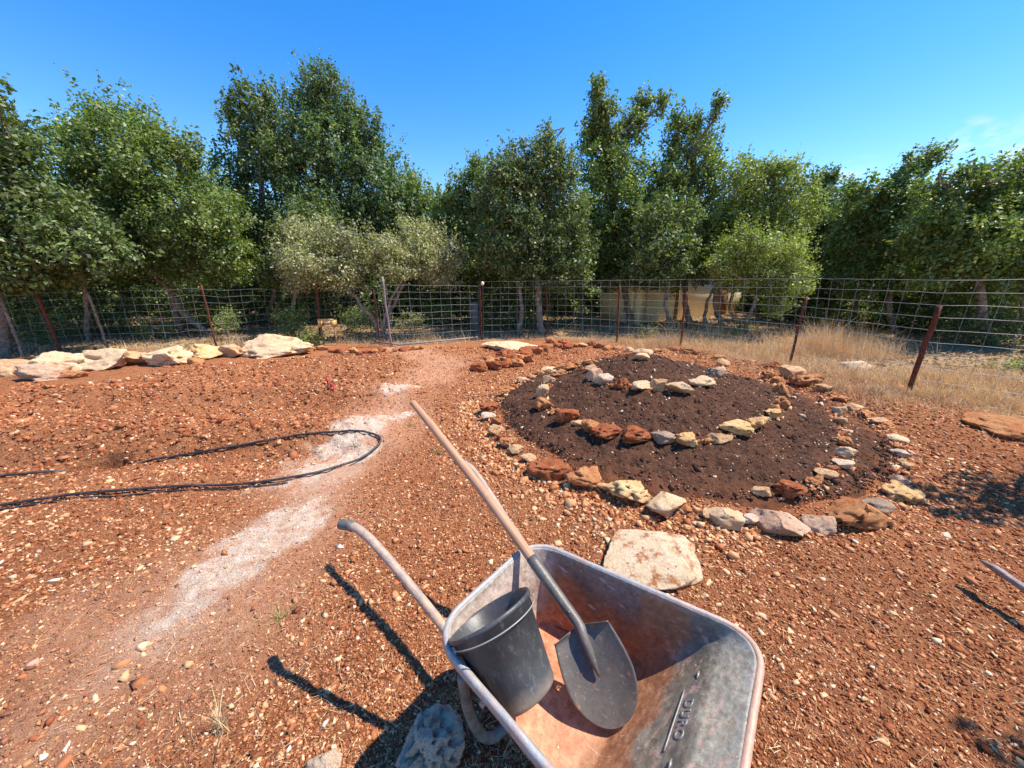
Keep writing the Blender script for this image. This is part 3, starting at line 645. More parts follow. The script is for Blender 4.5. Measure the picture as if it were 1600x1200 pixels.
ones = np.ones(len(V))
metal = L3((.30, .29, .27), (.46, .44, .41), np.clip(.5 + n5, 0, 1))
rear = L3((.66, .57, .50), (.50, .40, .34), np.clip(.5 + n1, 0, 1)); rust = L3((.30, .12, .06), (.50, .21, .11), np.clip(.5 + n3, 0, 1))
floor_ = L3((.56, .22, .12), (.70, .36, .22), np.clip(.45 + n1 * 1.3, 0, 1)); brown = L3((.34, .16, .085), (.44, .22, .12), np.clip(.5 + n3, 0, 1))
front = L3((.21, .185, .14), (.33, .29, .225), np.clip(.5 + n1, 0, 1)); lip = L3((.34, .31, .24), (.46, .42, .33), np.clip(.5 + n5, 0, 1))
Ct = floor_
side = smooth(.10, .30, zz) ; Ct = Ct * (1 - side)[:, None] + L3((.27, .21, .17), (.14, .105, .085), np.clip(.5 + n5 * 1.2, 0, 1)) * side[:, None]
rs = (smooth(.75, .25, zz + .35 * n1) * smooth(.08, .2, zz))[:, None] * .75; Ct = Ct * (1 - rs) + rust * rs
rk = (smooth(.10, .04, u_ - .02) * smooth(.12, .22, zz + .2 * n1))[:, None]; Ct = Ct * (1 - rk) + rear * rk
fk = smooth(.40, .43, u_ + .02 * n1 + .0 * v_)[:, None]; Ct = Ct * (1 - fk) + brown * fk
fk = (smooth(.545, .56, u_ + .025 * n1 - .05 * (v_ - .1)))[:, None]; Ct = Ct * (1 - fk) + front * fk
fk = smooth(.655, .665, u_)[:, None]; Ct = Ct * (1 - fk) + lip * fk
sp = (smooth(.52, .60, n3 + .1) * smooth(.45, .6, u_) * .7)[:, None]; Ct = Ct * (1 - sp) + np.array((.62, .40, .32)) * sp
topb = smooth(.93, .985, zz)[:, None] * .6; Ct = Ct * (1 - topb) + metal * topb
t = NT('tray_metal', .5, .35); a = t.attr().outputs['Color']
c = t.mix(t.fr(t.noise(45, 8, .8), .36, .62), t.mix(1.0, a, (.62, .56, .52), 'MULTIPLY'), t.mix(1.0, a, (1.12, 1.12, 1.1), 'MULTIPLY'))
c = t.mix(t.math('MULTIPLY', t.fr(t.noise(17, 8, .8), .56, .64), .7), c, (.33, .15, .08))
mpp = t.n('ShaderNodeMapping'); mpp.inputs['Scale'].default_value = (5, 130, 30); mpp.inputs['Rotation'].default_value = (0, 0, .5); t.l(t.obj, mpp.inputs[0])
c = t.mix(t.math('MULTIPLY', t.fr(t.noise(1, 3, .6, mpp.outputs[0]), .66, .70), .5), c, (.62, .55, .48))
c = t.mix(t.fr(t.noise(75, 3, .6), .70, .73), c, (.74, .54, .40))
c = t.mix(t.fr(t.noise(120, 3, .7), .33, .28), c, (.10, .07, .05))
t.base(c); t.bump(t.noise(7, 3, .6), .022, .8); t.bump(t.noise(60, 6, .8), .003); M['tray'] = t.m
tray = mesh_np('tray', V, Q, M['tray'], Ct, True, wb)
md = tray.modifiers.new('thick', 'SOLIDIFY'); md.thickness = .0025; md.offset = -1 if True else 1
# rolled rim with a turned-down flange
rim0 = tray_level(1.0); nrm = np.zeros_like(rim0); tg = np.roll(rim0, -1, 0) - np.roll(rim0, 1, 0); tg /= np.linalg.norm(tg, axis=1)[:, None]
nrm = np.column_stack([tg[:, 1], -tg[:, 0], np.zeros(len(tg))])
prof = [(-.002, -.004), (.000, .003), (.006, .007), (.013, .006), (.017, .001), (.0185, -.006), (.0190, -.016), (.0165, -.016), (.0160, -.004)]
V = []; 
for o_, dz in prof: V.append(rim0 + nrm * o_ + np.array([0, 0, dz]))
V = np.concatenate(V); V = V + .0012 * np.stack([fbm(V * 16 + q_, 2) for q_ in (0, 9, 21)], 1); i = np.arange(len(prof) - 1)[:, None] * n
Q = np.stack([i + j, i + k, i + k + n, i + j + n], -1).reshape(-1, 4)
fr_ = smooth(.45, .72, V[:, 0] + .1 * fbm(V * 8, 2)); Cr = L3((.40, .39, .38), (.60, .35, .25), np.clip(fr_, 0, 1)) * (1 + .15 * fbm(V * 50, 2))[:, None]
sp = smooth(.18, .4, fbm(V * 28 + 5, 3))[:, None] * .5; Cr = Cr * (1 - sp) + np.array((.50, .30, .24)) * sp
M['rim'] = m_attr('rim_metal', .5, .5, ((120, .0015),), 0, (60, .75)); M['rim'].node_tree.nodes['Principled BSDF'].inputs['Metallic'].default_value = .05
mesh_np('rim', V, Q, M['rim'], Cr, True, wb)
# embossed lettering on the front slope
fc = bpy.data.curves.new('lettering', 'FONT'); fc.body = 'DURO'; fc.size = .038; fc.extrude = .0008; fc.bevel_depth = .0012; fc.align_x = 'CENTER'; fc.align_y = 'CENTER'; fc.space_character = 1.15
tmp = bpy.data.objects.new('tmp', fc); col.objects.link(tmp); bpy.context.view_layer.update()
me = bpy.data.meshes.new_from_object(tmp.evaluated_get(bpy.context.evaluated_depsgraph_get())); bpy.data.objects.remove(tmp)
M['emb'] = m_attr('emboss_metal', .45, .5, ((200, .001),)); me.materials.clear(); me.materials.append((lambda t: (setattr(t.b.inputs['Metallic'], 'default_value', .2), t.base(t.mix(t.fr(t.noise(120, 3), .4, .65), (.22, .22, .21), (.34, .29, .24))))[1])(NT('embossed_metal', .42, .5)))
def front_z(u): # height of the front wall on the centreline
    hs = np.linspace(0, 1, 60); us_ = []; zs_ = []
    for h in hs:
        L_ = tray_level(h); q = np.argmax(L_[:, 0] - np.abs(L_[:, 1]) * .01); us_.append(L_[q, 0]); zs_.append(L_[q, 2])
    return np.interp(u, us_, zs_)
ua, ub = .600, .645; za, zb = front_z(ua), front_z(ub)
ydir = Vector((ub - ua, 0, zb - za)).normalized(); xdir = Vector((0, -1, 0)); zdir = xdir.cross(ydir)
mid = Vector(((ua + ub) / 2 , .05, (za + zb) / 2)) + zdir * .0035
Mx = Matrix((( xdir.x, ydir.x, zdir.x, mid.x), (xdir.y, ydir.y, zdir.y, mid.y), (xdir.z, ydir.z, zdir.z, mid.z), (0, 0, 0, 1)))
me.transform(Mx); lt = bpy.data.objects.new('embossed_lettering', me); col.objects.link(lt); lt.parent = wb
mb = MB()
for s_ in (-1, 1):
    a_ = mid - ydir * .027
    pth = [np.array(a_ + xdir * t + zdir * .001) for t in np.linspace(-.09, .09, 9)]
    if s_ < 0: mb.add(*tube_geo(pth, .0024, 6))
for t in (-.14, .12):
    mb.add(*tube_geo([np.array(mid + xdir * (t + q) + ydir * .004 + zdir * .001) for q in (-.014, 0, .014)], [.001, .004, .001], 6))
mb.build('embossed_line', me.materials[0], wb, True)
# frame tubes
M['tubepaint'] = (lambda t: (t.base(t.mix(t.fr(t.noise(26, 5, .75), .42, .62), (.30, .24, .21), (.52, .34, .23))), t.bump(t.noise(90, 3), .002))[0])(NT('worn_tube', .55, .4))
M['grip'] = (lambda t: (t.base(t.mix(t.fr(t.noise(40, 4), .4, .7), (.11, .11, .10), (.22, .20, .18))), t.bump(t.noise(90, 3), .002))[0])(NT('grey_rubber', .7, .3))
for s_ in (-1, 1):
    vv = lambda a: s_ * a
    G_ = (-.61, -.21) if s_ < 0 else (-.635, .43); E_ = (-.118, -.134) if s_ < 0 else (-.118, .34)
    f_ = lambda t, z: (G_[0] + (E_[0] - G_[0]) * t, G_[1] + (E_[1] - G_[1]) * t, z)
    pth = catmull([f_(0, .655), f_(.13, .672), f_(.27, .665), f_(.45, .622), f_(.75, .525), f_(1, .435), (-.02, vv(.12 if s_ < 0 else .21), .345), (.08, vv(.11), .288), (.30, vv(.10), .270), (.60, vv(.09), .24), (.86, vv(.07), .19)], 7)
    MB().add(*tube_geo(pth, .0165, 16)).build('handle_tube', M['tubepaint'], wb, True)
    g0 = pth[:9] + (0, 0, 0); MB().add(*tube_geo(np.vstack([g0[0] + (g0[0] - g0[1]) * .35, g0]), [.017] + [.0205] * (len(g0) - 1) + [.0205], 18)).build('grip', M['grip'], wb, True)
leg = catmull([(.02, -.172, .36), (.03, -.165, .22), (.05, -.14, .09), (.075, -.10, .028), (.09, -.03, .017), (.09, .03, .017), (.075, .10, .028), (.05, .14, .09), (.03, .165, .22), (.02, .172, .36)], 7)
MB().add(*tube_geo(leg, .0175, 14)).build('leg_stand', (lambda t: t.base(t.mix(t.fr(t.noise(26, 5, .75), .42, .62), (.13, .12, .10), (.27, .22, .18))))(NT('dull_tube', .6, .3)), wb, True)
mb = MB(); mb.add(*tube_geo([(.10, -.17, .298), (.10, .17, .298)], .010, 8)); mb.add(*tube_geo([(.40, -.14, .275), (.40, .14, .275)], .010, 8)); mb.build('cross_brace', M['tubepaint'], wb, True)
def lathe_y(prof, n=40):
    a = np.linspace(0, 2 * np.pi, n, endpoint=False); V = []
    for y_, r_ in prof: V.append(np.column_stack([r_ * np.cos(a), np.full(n, y_), r_ * np.sin(a)]))
    m = len(prof); i = np.arange(m - 1)[:, None] * n; j = np.arange(n)[None]; k = (j + 1) % n
    return np.concatenate(V), np.stack([i + j, i + j + n, i + k + n, i + k], -1).reshape(-1, 4)
wc = np.array([.86, 0, .185])
V, Q = lathe_y([(-.03, .12), (-.042, .15), (-.036, .175), (0, .185), (.036, .175), (.042, .15), (.03, .12), (-.03, .12)]); wh = mesh_np('wheel', V + wc, Q, NT('tyre_rubber', .8, .2).base((.03, .03, .03)), None, True, wb)
V, Q = lathe_y([(-.025, .012), (-.02, .04), (-.012, .10), (-.028, .122), (.028, .122), (.012, .10), (.02, .04), (.025, .012), (-.025, .012)]); mesh_np('wheel_rim', V + wc, Q, M['tubepaint'], None, True, wh)
MB().add(*tube_geo([wc + (0, -.085, 0), wc + (0, .085, 0)], .009, 10)).build('axle', M['tubepaint'], wb, True)

# ------------------------------------------------------------------ bucket (leans in the tray)
ax = np.array([-.48, .51, .72]); ax /= np.linalg.norm(ax)
rimc = np.array([-.066, .852, .640 + BZ * .5]); Hb = .225; basec = rimc - ax * Hb
bk = bpy.data.objects.new('bucket', None); col.objects.link(bk); bk.location = basec
zv = Vector(ax); xv = Vector((1, .2, 0)); xv = (xv - zv * xv.dot(zv)).normalized(); yv = zv.cross(xv)
bk.rotation_euler = Matrix((xv, yv, zv)).transposed().to_euler()
tag(bk, 'scuffed black plastic bucket leaning inside the wheelbarrow tray', 'bucket')
def lathe_z(prof, n=72):
    V, Q = lathe_y(prof, n); V = V[:, [0, 2, 1]]; return V, Q[:, ::-1]
def m_bucket():
    t = NT('black_plastic', .42, .5)
    sc = t.n('ShaderNodeMapping'); sc.inputs['Scale'].default_value = (1, 1, .35); t.l(t.obj, sc.inputs[0])
    c = t.mix(t.fr(t.noise(9, 5, .7), .35, .75), (.040, .042, .046), (.080, .080, .083))
    c = t.mix(t.fr(t.noise(60, 5, .8, sc.outputs[0]), .55, .70), c, (.17, .16, .15))
    sx = t.n('ShaderNodeSeparateXYZ'); t.l(t.obj, sx.inputs[0])
    low_ = t.math('ADD', sx.outputs[2], t.math('MULTIPLY', t.noise(14, 4), .10))
    c = t.mix(t.fr(low_, .10, .045), c, (.25, .20, .15))
    t.base(c); t.bump(t.noise(120, 4, .8), .0008, .8); return t.m
MBK = m_bucket()
V, Q = lathe_z([(0, .001), (0, .085), (.004, .0895), (.012, .0915), (.02, .0920), (.190, .1200), (.1905, .1245), (.215, .1275), (.216, .1325), (.222, .1345), (.228, .1330), (.229, .1290), (.222, .1255), (.195, .1180), (.02, .0880), (.008, .085), (.008, .001)])
mesh_np('body', V, Q, MBK, None, True, bk)
M['wireb'] = (lambda t: t.base((.30, .29, .27)))(NT('handle_wire', .4, .6))
c_ = np.array([math.cos(R(22)), math.sin(R(22))]); ear = []
ea = R(20)
dirx = np.array([math.cos(ea), math.sin(ea), 0]); diry = np.array([-math.sin(ea), math.cos(ea), 0])
tt = np.linspace(0, np.pi, 30)
bail = [dirx * .134 * math.cos(a) - diry * (.137 * math.sin(a)) + np.array([0, 0, .205 - .012 * math.sin(a)]) for a in tt]
mb = MB().add(*tube_geo(bail, .0019, 6))
for s_ in (-1, 1):
    e = dirx * .1325 * s_ + np.array([0, 0, .205])
    mb.add(*tube_geo([e + dirx * 0 + diry * .008 * math.cos(a) + np.array([0, 0, .008 * math.sin(a)]) for a in np.linspace(0, 6.0, 14)], .0018, 6))
mb.build('wire_handle', M['wireb'], bk, True)

# ------------------------------------------------------------------ shovel
neck = np.array([.212, .908, .532 + BZ * .5]); tip = at_z(645, 629, .97)
sh = tag(empty('shovel', tuple(neck)), 'long-handled round-point shovel with a pale wooden handle leaning in the wheelbarrow', 'shovel')
sdir = (neck - tip) / np.linalg.norm(neck - tip); Ls = np.linalg.norm(neck - tip)
pt = lambda t, bow=.0: tip + (neck - tip) * t + np.array([.60, .5, .35]) * bow * math.sin(math.pi * t)
path = np.array([pt(t, .014) for t in np.linspace(0, 1, 40)])
wp = path[:33] - neck
t_ = NT('ash_wood', .6, .3); mp = t_.n('ShaderNodeMapping'); 
q = Vector(sdir).rotation_difference(Vector((0, 0, 1))).to_euler(); mp.inputs['Rotation'].default_value = q; 
mp2 = t_.n('ShaderNodeMapping'); mp2.inputs['Scale'].default_value = (1, 1, .06); t_.l(t_.obj, mp.inputs[0]); t_.l(mp.outputs[0], mp2.inputs[0])
sx = t_.n('ShaderNodeSeparateXYZ'); t_.l(mp.outputs[0], sx.inputs[0])
c = t_.mix(t_.fr(t_.noise(110, 4, .6, mp2.outputs[0]), .35, .7), (.50, .30, .15), (.72, .49, .28))
c2 = t_.mix(t_.fr(t_.noise(110, 4, .6, mp2.outputs[0]), .35, .7), (.42, .21, .12), (.56, .32, .19))
c = t_.mix(t_.fr(sx.outputs[2], -.65, -.85), c, c2); c = t_.mix(t_.fr(t_.noise(9, 5, .7), .55, .75), c, (.30, .20, .14))
t_.base(c); t_.bump(t_.noise(120, 3, .6, mp2.outputs[0]), .001)
MB().add(*tube_geo(np.vstack([wp[0] - sdir * .006, wp]), np.concatenate([[.010], np.linspace(.0165, .0185, 8), np.full(len(wp) - 8, .0188)]), 16, bump=.03)).build('wooden_handle', t_.m, sh, True)
def m_steel():
    t = NT('worn_steel', .45, .4); t.b.inputs['Metallic'].default_value = .15
    c = t.mix(t.fr(t.noise(10, 5, .7), .35, .7), (.10, .090, .080), (.18, .16, .14))
    c = t.mix(t.fr(t.noise(35, 5, .75), .58, .68), c, (.33, .18, .11))
    c = t.mix(t.fr(t.noise(70, 5, .8), .60, .72), c, (.36, .33, .29))
    t.base(c); t.bump(t.noise(110, 4, .7), .0012); return t.m
MS = m_steel()
bdir = np.array([.364, -.67, -.643]); bdir /= np.linalg.norm(bdir)
wv = np.array([.80, .17, .46]); wv = wv - bdir * wv.dot(bdir); wv /= np.linalg.norm(wv)
nb = np.cross(wv, bdir); nb = nb if nb.dot(np.array([0, -.6, .8])) > 0 else -nb      # faces the viewer / up
BL, BW = .252, .106
soc = path[31:] - neck
spine = [soc[-1] + bdir * t for t in (.03, .07, .11, .14)]
spn = [np.array(p_) + nb * (.006 - .05 * k_ * 0) for k_, p_ in enumerate(spine)]
socp = catmull(np.vstack([soc[::3], soc[-1] + sdir * .0, spn[0], spn[1], spn[2], spn[3] - nb * .006]), 4)
MB().add(*tube_geo(socp, np.interp(np.linspace(0, 1, len(socp)), [0, .05, .6, .8, 1], [.0200, .0205, .0165, .012, .003]), 16)).build('socket', MS, sh, True)
rp = socp[len(socp) // 3] + nb * .0165; Vr, Fr = ICO[2]; mesh_np('rivet', Vr * .006 + rp, Fr, MS, None, True, sh)
ns, nw = 40, 28; V = []
for a in range(ns + 1):
    s_ = a / ns; s_ = s_ if s_ < .5 else .5 + .5 * (1 - (1 - (s_ - .5) / .5) ** 2)
    if s_ < .48: hw = BW * (.86 + .14 * math.sin(s_ / .48 * math.pi / 2))
    else: hw = BW * math.sqrt(max(0, 1 - ((s_ - .48) / .52) ** 2.0))
    for b in range(nw + 1):
        q = b / nw * 2 - 1; x_ = q * max(hw, .0015)
        dish = .028 * (abs(x_) / BW) ** 2 * (1 - .45 * s_) + .012 * (s_ - .4) ** 2
        ridge = .010 * math.exp(-(x_ / .016) ** 2) * max(0, 1 - s_ / .5)
        shoulder = -.018 * smooth(.06, .0, s_) * smooth(.018, .04, abs(x_)) * -1
        topd = .010 * (1 - (abs(x_) / BW)) * smooth(.2, 0, s_)
        V.append(bdir * (s_ * BL + .015 - topd * 1.2 + .012 * (abs(x_) / BW) ** 2 * (s_ < .001)) + wv * x_ + nb * (dish + ridge * .5 + shoulder * .8 - .012))
V = np.array(V); i = np.arange(ns)[:, None] * (nw + 1) + np.arange(nw)[None]; Q = np.stack([i, i + 1, i + nw + 2, i + nw + 1], -1).reshape(-1, 4)
bl = mesh_np('blade', V, Q, MS, None, True, sh); md = bl.modifiers.new('thick', 'SOLIDIFY'); md.thickness = .0022; md.offset = 0

# ------------------------------------------------------------------ hose, bar, ribbon
hp = [(-60, 756), (0, 748), (60, 742), (150, 732), (250, 721), (330, 710), (430, 693), (500, 683), (555, 678), (585, 682), (595, 692), (582, 708), (545, 728), (490, 744), (400, 758), (300, 764), (200, 769), (100, 779), (0, 794), (-60, 803)]
hq = catmull([hit(*p)[:2].tolist() + [0] for p in hp], 10)
def drape(P, r, lift=0):
    z = gh(P[:, 0], P[:, 1]); ker = np.ones(9) / 9; z = np.convolve(np.pad(z, 4, 'edge'), ker, 'valid')
    P = P.copy(); P[:, 2] = z + r * .95 + lift + .004; return P
tag(MB().add(*tube_geo(drape(hq, .0105, .010), .0105, 10)).build('garden_hose', M['hose'], None, True), 'black hose lying in a long loop across the soil and pale path', 'hose')
h2 = catmull([hit(x_, y_)[:2].tolist() + [0] for x_, y_ in [(-60, 810), (0, 799), (60, 789), (130, 779), (200, 774), (250, 771), (330, 766), (400, 762), (450, 757)]], 10)
tag(MB().add(*tube_geo(drape(h2, .006), .006, 8)).build('drip_pipe', M['hose'], None, True), 'thin black drip pipe running just below the near side of the hose loop', 'pipe')
a = at_z(1540, 878, .17); b = at_z(1600, 919, .15); d_ = (b - a) / np.linalg.norm(b - a); Lb = (.17 - .01) / max(-d_[2], .05); Lb = min(Lb, 1.6); e = a + d_ * Lb
e[2] = ghs(e[0], e[1]) + .012; d_ = (e - a) / np.linalg.norm(e - a); sd_ = np.cross(d_, [0, 0, 1]); sd_ /= np.linalg.norm(sd_); up_ = np.cross(sd_, d_)
prof = [(-.012, 0), (.012, 0), (.012, .022), (.004, .026), (-.012, .022)]
V = []
for q, (c0, sc_) in enumerate([(a - d_ * .02, .25), (a + d_ * .03, 1), (e, 1)]):
    for (p0, p1) in prof: V.append(c0 + sd_ * p0 * 1.3 * sc_ + up_ * (p1 * sc_ - .012))
m_ = len(prof); i = np.arange(2)[:, None] * m_; j = np.arange(m_)[None]; Qm = np.stack([i + j, i + (j + 1) % m_, i + (j + 1) % m_ + m_, i + j + m_], -1).reshape(-1, 4)
tag(MB().add(V, [Qm, np.arange(m_)[::-1][None], (np.arange(m_) + 2 * m_)[None]]).build('metal_bar', M['greyiron'], None), 'pale grey metal bar sticking up from the red soil', 'bar')
rb = np.array([hit(511, 594), hit(513, 599), hit(516, 605), hit(520, 609), hit(523, 613), hit(521, 617)]); rb[:, 2] = gh(rb[:, 0], rb[:, 1]) + np.array([.05, .03, .025, .03, .02, .015])
rb = catmull(rb, 5); V = np.stack([rb - (.012, 0, .004), rb + (.012, 0, .004)], 1).reshape(-1, 3); V[:, 0] += .01 * np.sin(np.arange(len(V)) * .6)
n_ = len(rb); Q = np.array([(2 * q, 2 * q + 1, 2 * q + 3, 2 * q + 2) for q in range(n_ - 1)])
rbo = mesh_np('ribbon', V, Q, M['ribbon']); md = rbo.modifiers.new('t', 'SOLIDIFY'); md.thickness = .002; tag(rbo, 'thin red plastic ribbon lying on the dug soil', 'ribbon')

# ------------------------------------------------------------------ fence
def lift(px, py, base):
    d = ray(px, py); t = base[1] / d[1]; return np.array([d[0] * t, base[1], CAM_H + d[2] * t])
def post(parent, i, top_px, rad, mat, lab=None, name='post', seed=0):
    b = FP[i].copy(); b[2] = ghs(b[0], b[1]) - .05; t = lift(*top_px, b)
    rad = rad * .84; pts = np.array([b + (t - b) * q for q in np.linspace(0, 1, 9)]) + rng.normal(0, .004, (9, 3))
    o = MB().add(*tube_geo(pts, rad, 7, bump=.10, seed=seed)).build(name, mat, parent); 
    if lab: o['label'] = lab
    return o, t
def wires(P0, T0, cell_w, rows, sag=0.0, rad=.0032, hfrac=None, wob=.006):
    """P0 base polyline, T0 top polyline."""
    P0 = np.array(P0); T0 = np.array(T0); L = np.concatenate([[0], np.cumsum(np.linalg.norm(np.diff(P0[:, :2], axis=0), axis=1))])
    mb = MB(); n = int(L[-1] / cell_w); s = np.linspace(0, L[-1], n * 2 + 1)
    B = np.stack([np.interp(s, L, P0[:, k]) for k in range(3)], 1); T = np.stack([np.interp(s, L, T0[:, k]) for k in range(3)], 1)
    fr = np.linspace(0, 1, rows + 1) ** .92
    jit = np.stack([n2(s, s * 0 + 3.3, .9, 2, 1) for _ in range(1)], 1)[:, 0] * sag
    def pt(idx, f): 
        return B[idx] + (T[idx] - B[idx]) * f + np.array([0, 0, 1]) * (jit[idx] * (.3 + .7 * f))[..., None] if np.ndim(idx) else B[idx] + (T[idx] - B[idx]) * f + np.array([0, 0, jit[idx] * (.3 + .7 * f)])
    for f in fr:
        Pq = pt(np.arange(len(s)), f); Pq = Pq + np.stack([n2(s * 3, s * 0 + f * 9, 1, 1, k) for k in range(3)], 1) * wob
        mb.add(*tube_geo(Pq, rad, 4, False))
    for idx in range(0, len(s), 2):
        Pq = np.array([pt(idx, f) for f in fr]); Pq = Pq + rng.normal(0, wob * .3, Pq.shape)
        mb.add(*tube_geo(Pq, rad * .9, 4, False))
    return mb
def base_of(i): b = FP[i].copy(); b[2] = ghs(b[0], b[1]) + .01; return b
fl = tag(empty('wire_fence', tuple(base_of(4))), 'sagging wire mesh fence with leaning rusty posts behind the row of boulders', 'fence')
fl.location = (0, 0, 0)
TOP_L = {0: (-120, 474), 1: (3, 462), 2: (58, 459), 3: (137, 456), 4: (234, 455), 5: (318, 452), 6: (425, 453), 7: (496, 455), 8: (583, 447), 9: (598, 445)}
posts_l = [(1, (3, 470), .034, 'bark'), (2, (57, 459), .036, 'bark'), (3, (137, 456), .030, 'bark'), (5, (314, 445), .026, 'rust'), (6, (423, 472), .024, 'rust'), (7, (495, 433), .030, 'rust'), (8, (583, 451), .026, 'rust'), (9, (597, 432), .030, 'greyiron')]
for i_, tp, r_, mt in posts_l:
    post(fl, i_, tp, r_, M['rust'] if mt == 'bark' and i_ == 2 else M[mt], {'bark': 'dark weathered wooden post' if i_ != 2 else 'mottled rusty post', 'greyiron': 'pale grey post at the gate', 'rust': None}[mt], seed=i_)
ids = list(range(0, 10)); P0 = [base_of(q) for q in ids]; T0 = [lift(*TOP_L[q], base_of(q)) for q in ids]
wires(P0, T0, .22, 8, .05, rad=.0022, wob=.022).build('wire_mesh', M['wire'], fl)
gt = tag(empty('gate', (0, 0, 0)), 'wire mesh gate panel between the grey post and the rusty post with a white cap', 'gate')
P0 = [base_of(9), base_of(10)]; T0 = [lift(599, 445, P0[0]), lift(752, 447, P0[1])]
P0 = [P0[0] + (.05, 0, .06), P0[1] + (-.06, 0, .06)]; T0 = [T0[0] + (.05, 0, 0), T0[1] + (-.06, 0, 0)]
wires([P0[0], (P0[0] + P0[1]) / 2, P0[1]], [T0[0], (T0[0] + T0[1]) / 2, T0[1]], .22, 8, .02, rad=.0027, wob=.012).build('wire_mesh', M['wire'], gt)
MB().add(*tube_geo(np.array([base_of(8) + (-.1, -.05, .03), base_of(9) + (.2, -.08, .05), (base_of(9) + base_of(10)) / 2 + (0, -.05, .05), base_of(10) + (-.1, -.05, .07)]), .022, 8)).build('bottom_pipe', M['greyiron'], gt, True)
fr_ = tag(empty('wire_fence', (0, 0, 0)), 'taut tall wire mesh fence with rusty posts behind the spiral bed', 'fence')
posts_r = [(10, (750, 444), .026, .26), (11, (854, 447), .026, 0), (12, (968, 446), .030, 0), (13, (1073, 456), .030, 0), (14, (1260, 463), .028, 0), (15, (1468, 477), .032, 0)]
for i_, tp, r_, _ in posts_r: post(fr_, i_, tp, r_, M['rust'], seed=i_)
extra = [np.array([7.0, 3.3, 0]), np.array([8.2, 1.4, 0])]
P0 = [base_of(q) for q in range(10, 16)] + extra
TOP_R = {10: (752, 440), 11: (855, 439), 12: (966, 438), 13: (1066, 437), 14: (1248, 435), 15: (1480, 438)}
T0 = [lift(*TOP_R[q], base_of(q)) for q in range(10, 16)] + [e_ + (.12, 0, 1.60) for e_ in extra]
P0[0] = P0[0] + (.04, 0, 0); T0[0] = T0[0] + (.04, 0, 0)
wires(P0, T0, .225, 9,   .012, rad=.0026, wob=.009).build('wire_mesh', M['wire'], fr_)
pb = np.array(extra[0]) + (0, 0, -.05); MB().add(*tube_geo([pb, pb + (.1, 0, 1.35)], .03, 7)).build('post', M['rust'], fr_)
tcap = lift(754, 443, FP[10]); V, Fq = ICO[2]; capo = mesh_np('cap', V * (.042, .042, .05) + tcap, Fq, M['white'], None, True, fr_); capo['label'] = 'white plastic cap on the gate post'

# ------------------------------------------------------------------ things beyond the fence
# pale yellow house
hs = empty('house', (4.05, 12.6, 0), R(33)); tag(hs, 'low pale yellow plastered house half hidden behind the trees', 'house')
def bx(name, mat, parent, *bs, lab=None):
    mb = MB()
    for b_ in bs: mb.add(*box_geo(*b_))
    o = mb.build(name, mat, parent); 
    if lab: o['label'] = lab
    return o
bx('wall', M['plaster'], hs, (0, 8.6, 0, 1.4, -.1, 2.05), (.02, .42, -.22, -.002, -.1, 1.98))
bx('roof', M['concrete'], hs, (-.2, 8.8, -.3, 1.6, 2.055, 2.18))
wf = bx('window', M['frame'], hs, (.75, .82, -.05, .03, 1.12, 1.75), (1.24, 1.31, -.05, .03, 1.12, 1.75), (.82, 1.24, -.05, .03, 1.69, 1.75), (.72, 1.34, -.08, .03, 1.06, 1.12))
bx('pane', M['glass'], wf, (.82, 1.24, -.012, .02, 1.12, 1.69))
bx('drainpipe', M['brownwood'], hs, (2.35, 2.43, -.10, -.003, -.1, 2.0))
dr = bx('door', M['brownwood'], hs, (5.1, 5.95, -.03, .02, 0, 1.85)); bx('handle', M['frame'], dr, (5.84, 5.88, -.07, -.031, .95, 1.05))
# wooden box on a stake, left of the gate
g = at_y(511, 504, 8.6); bxo = tag(empty('wooden_box', (g[0], g[1], 0)), 'small orange wooden box on thin stakes behind the fence', 'box')
zc = g[2]; bx('box_frame', M['boxwood'], bxo, (-.18, .18, -.07, -.05, zc + .05, zc + .09), (-.18, -.14, -.07, .10, zc - .10, zc + .0499), (.14, .18, -.07, .10, zc - .10, zc + .0499), (-.14, .14, .08, .10, zc - .08, zc + .05), (-.14, .14, -.05, .079, zc - .085, zc - .065))
bx('paper', M['white'], bxo, (-.05, .08, -.045, -.03, zc - .01, zc + .025), lab='crumpled white scrap inside the box')
bx('stake', M['brownwood'], bxo, (-.17, -.145, -.02, .02, -.05, zc - .1)); bx('stake', M['brownwood'], bxo, (.145, .17, -.02, .02, -.05, zc - .1))
g = at_z(741, 521); pl = bx('concrete_post', M['concrete'], None, (g[0] - .10, g[0] + .10, g[1] + .2, g[1] + .4, -.05, .85)); tag(pl, 'square grey concrete post just behind the gate', 'post')
# dead branches on the ground beyond the gate
for k, (px, py, L_) in enumerate([(560, 520, .9), (690, 517, 1.1), (235, 520, 1.0), (905, 515, .9), (1555, 520, .9)]):
    g = hit(px, py); P_ = catmull([g + (-L_ / 2, 0, .04), g + (-.1, .1, .16 + .1 * (k % 2)), g + (.2, 0, .10), g + (L_ / 2, -.1, .28)], 5); mb = MB().add(*tube_geo(P_, np.linspace(.02, .006, len(P_)), 6))
    for q in range(5):
        s0 = P_[3 + 2 * q]; mb.add(*tube_geo([s0, s0 + rng.normal(0, .08, 3) + (0, 0, .06), s0 + rng.normal(0, .15, 3) + (0, 0, .16)], [.008, .005, .002], 5))
    tag(mb.build('dead_branch', M['bark'], None), ['dead grey branch left of the gate posts', 'dead branch lying behind the gate', 'dead branch under the leaning trunk behind the boulders', 'dead branch before the shaded house wall', 'dead branch in the dry grass near the end of the fence'][k], 'branch')

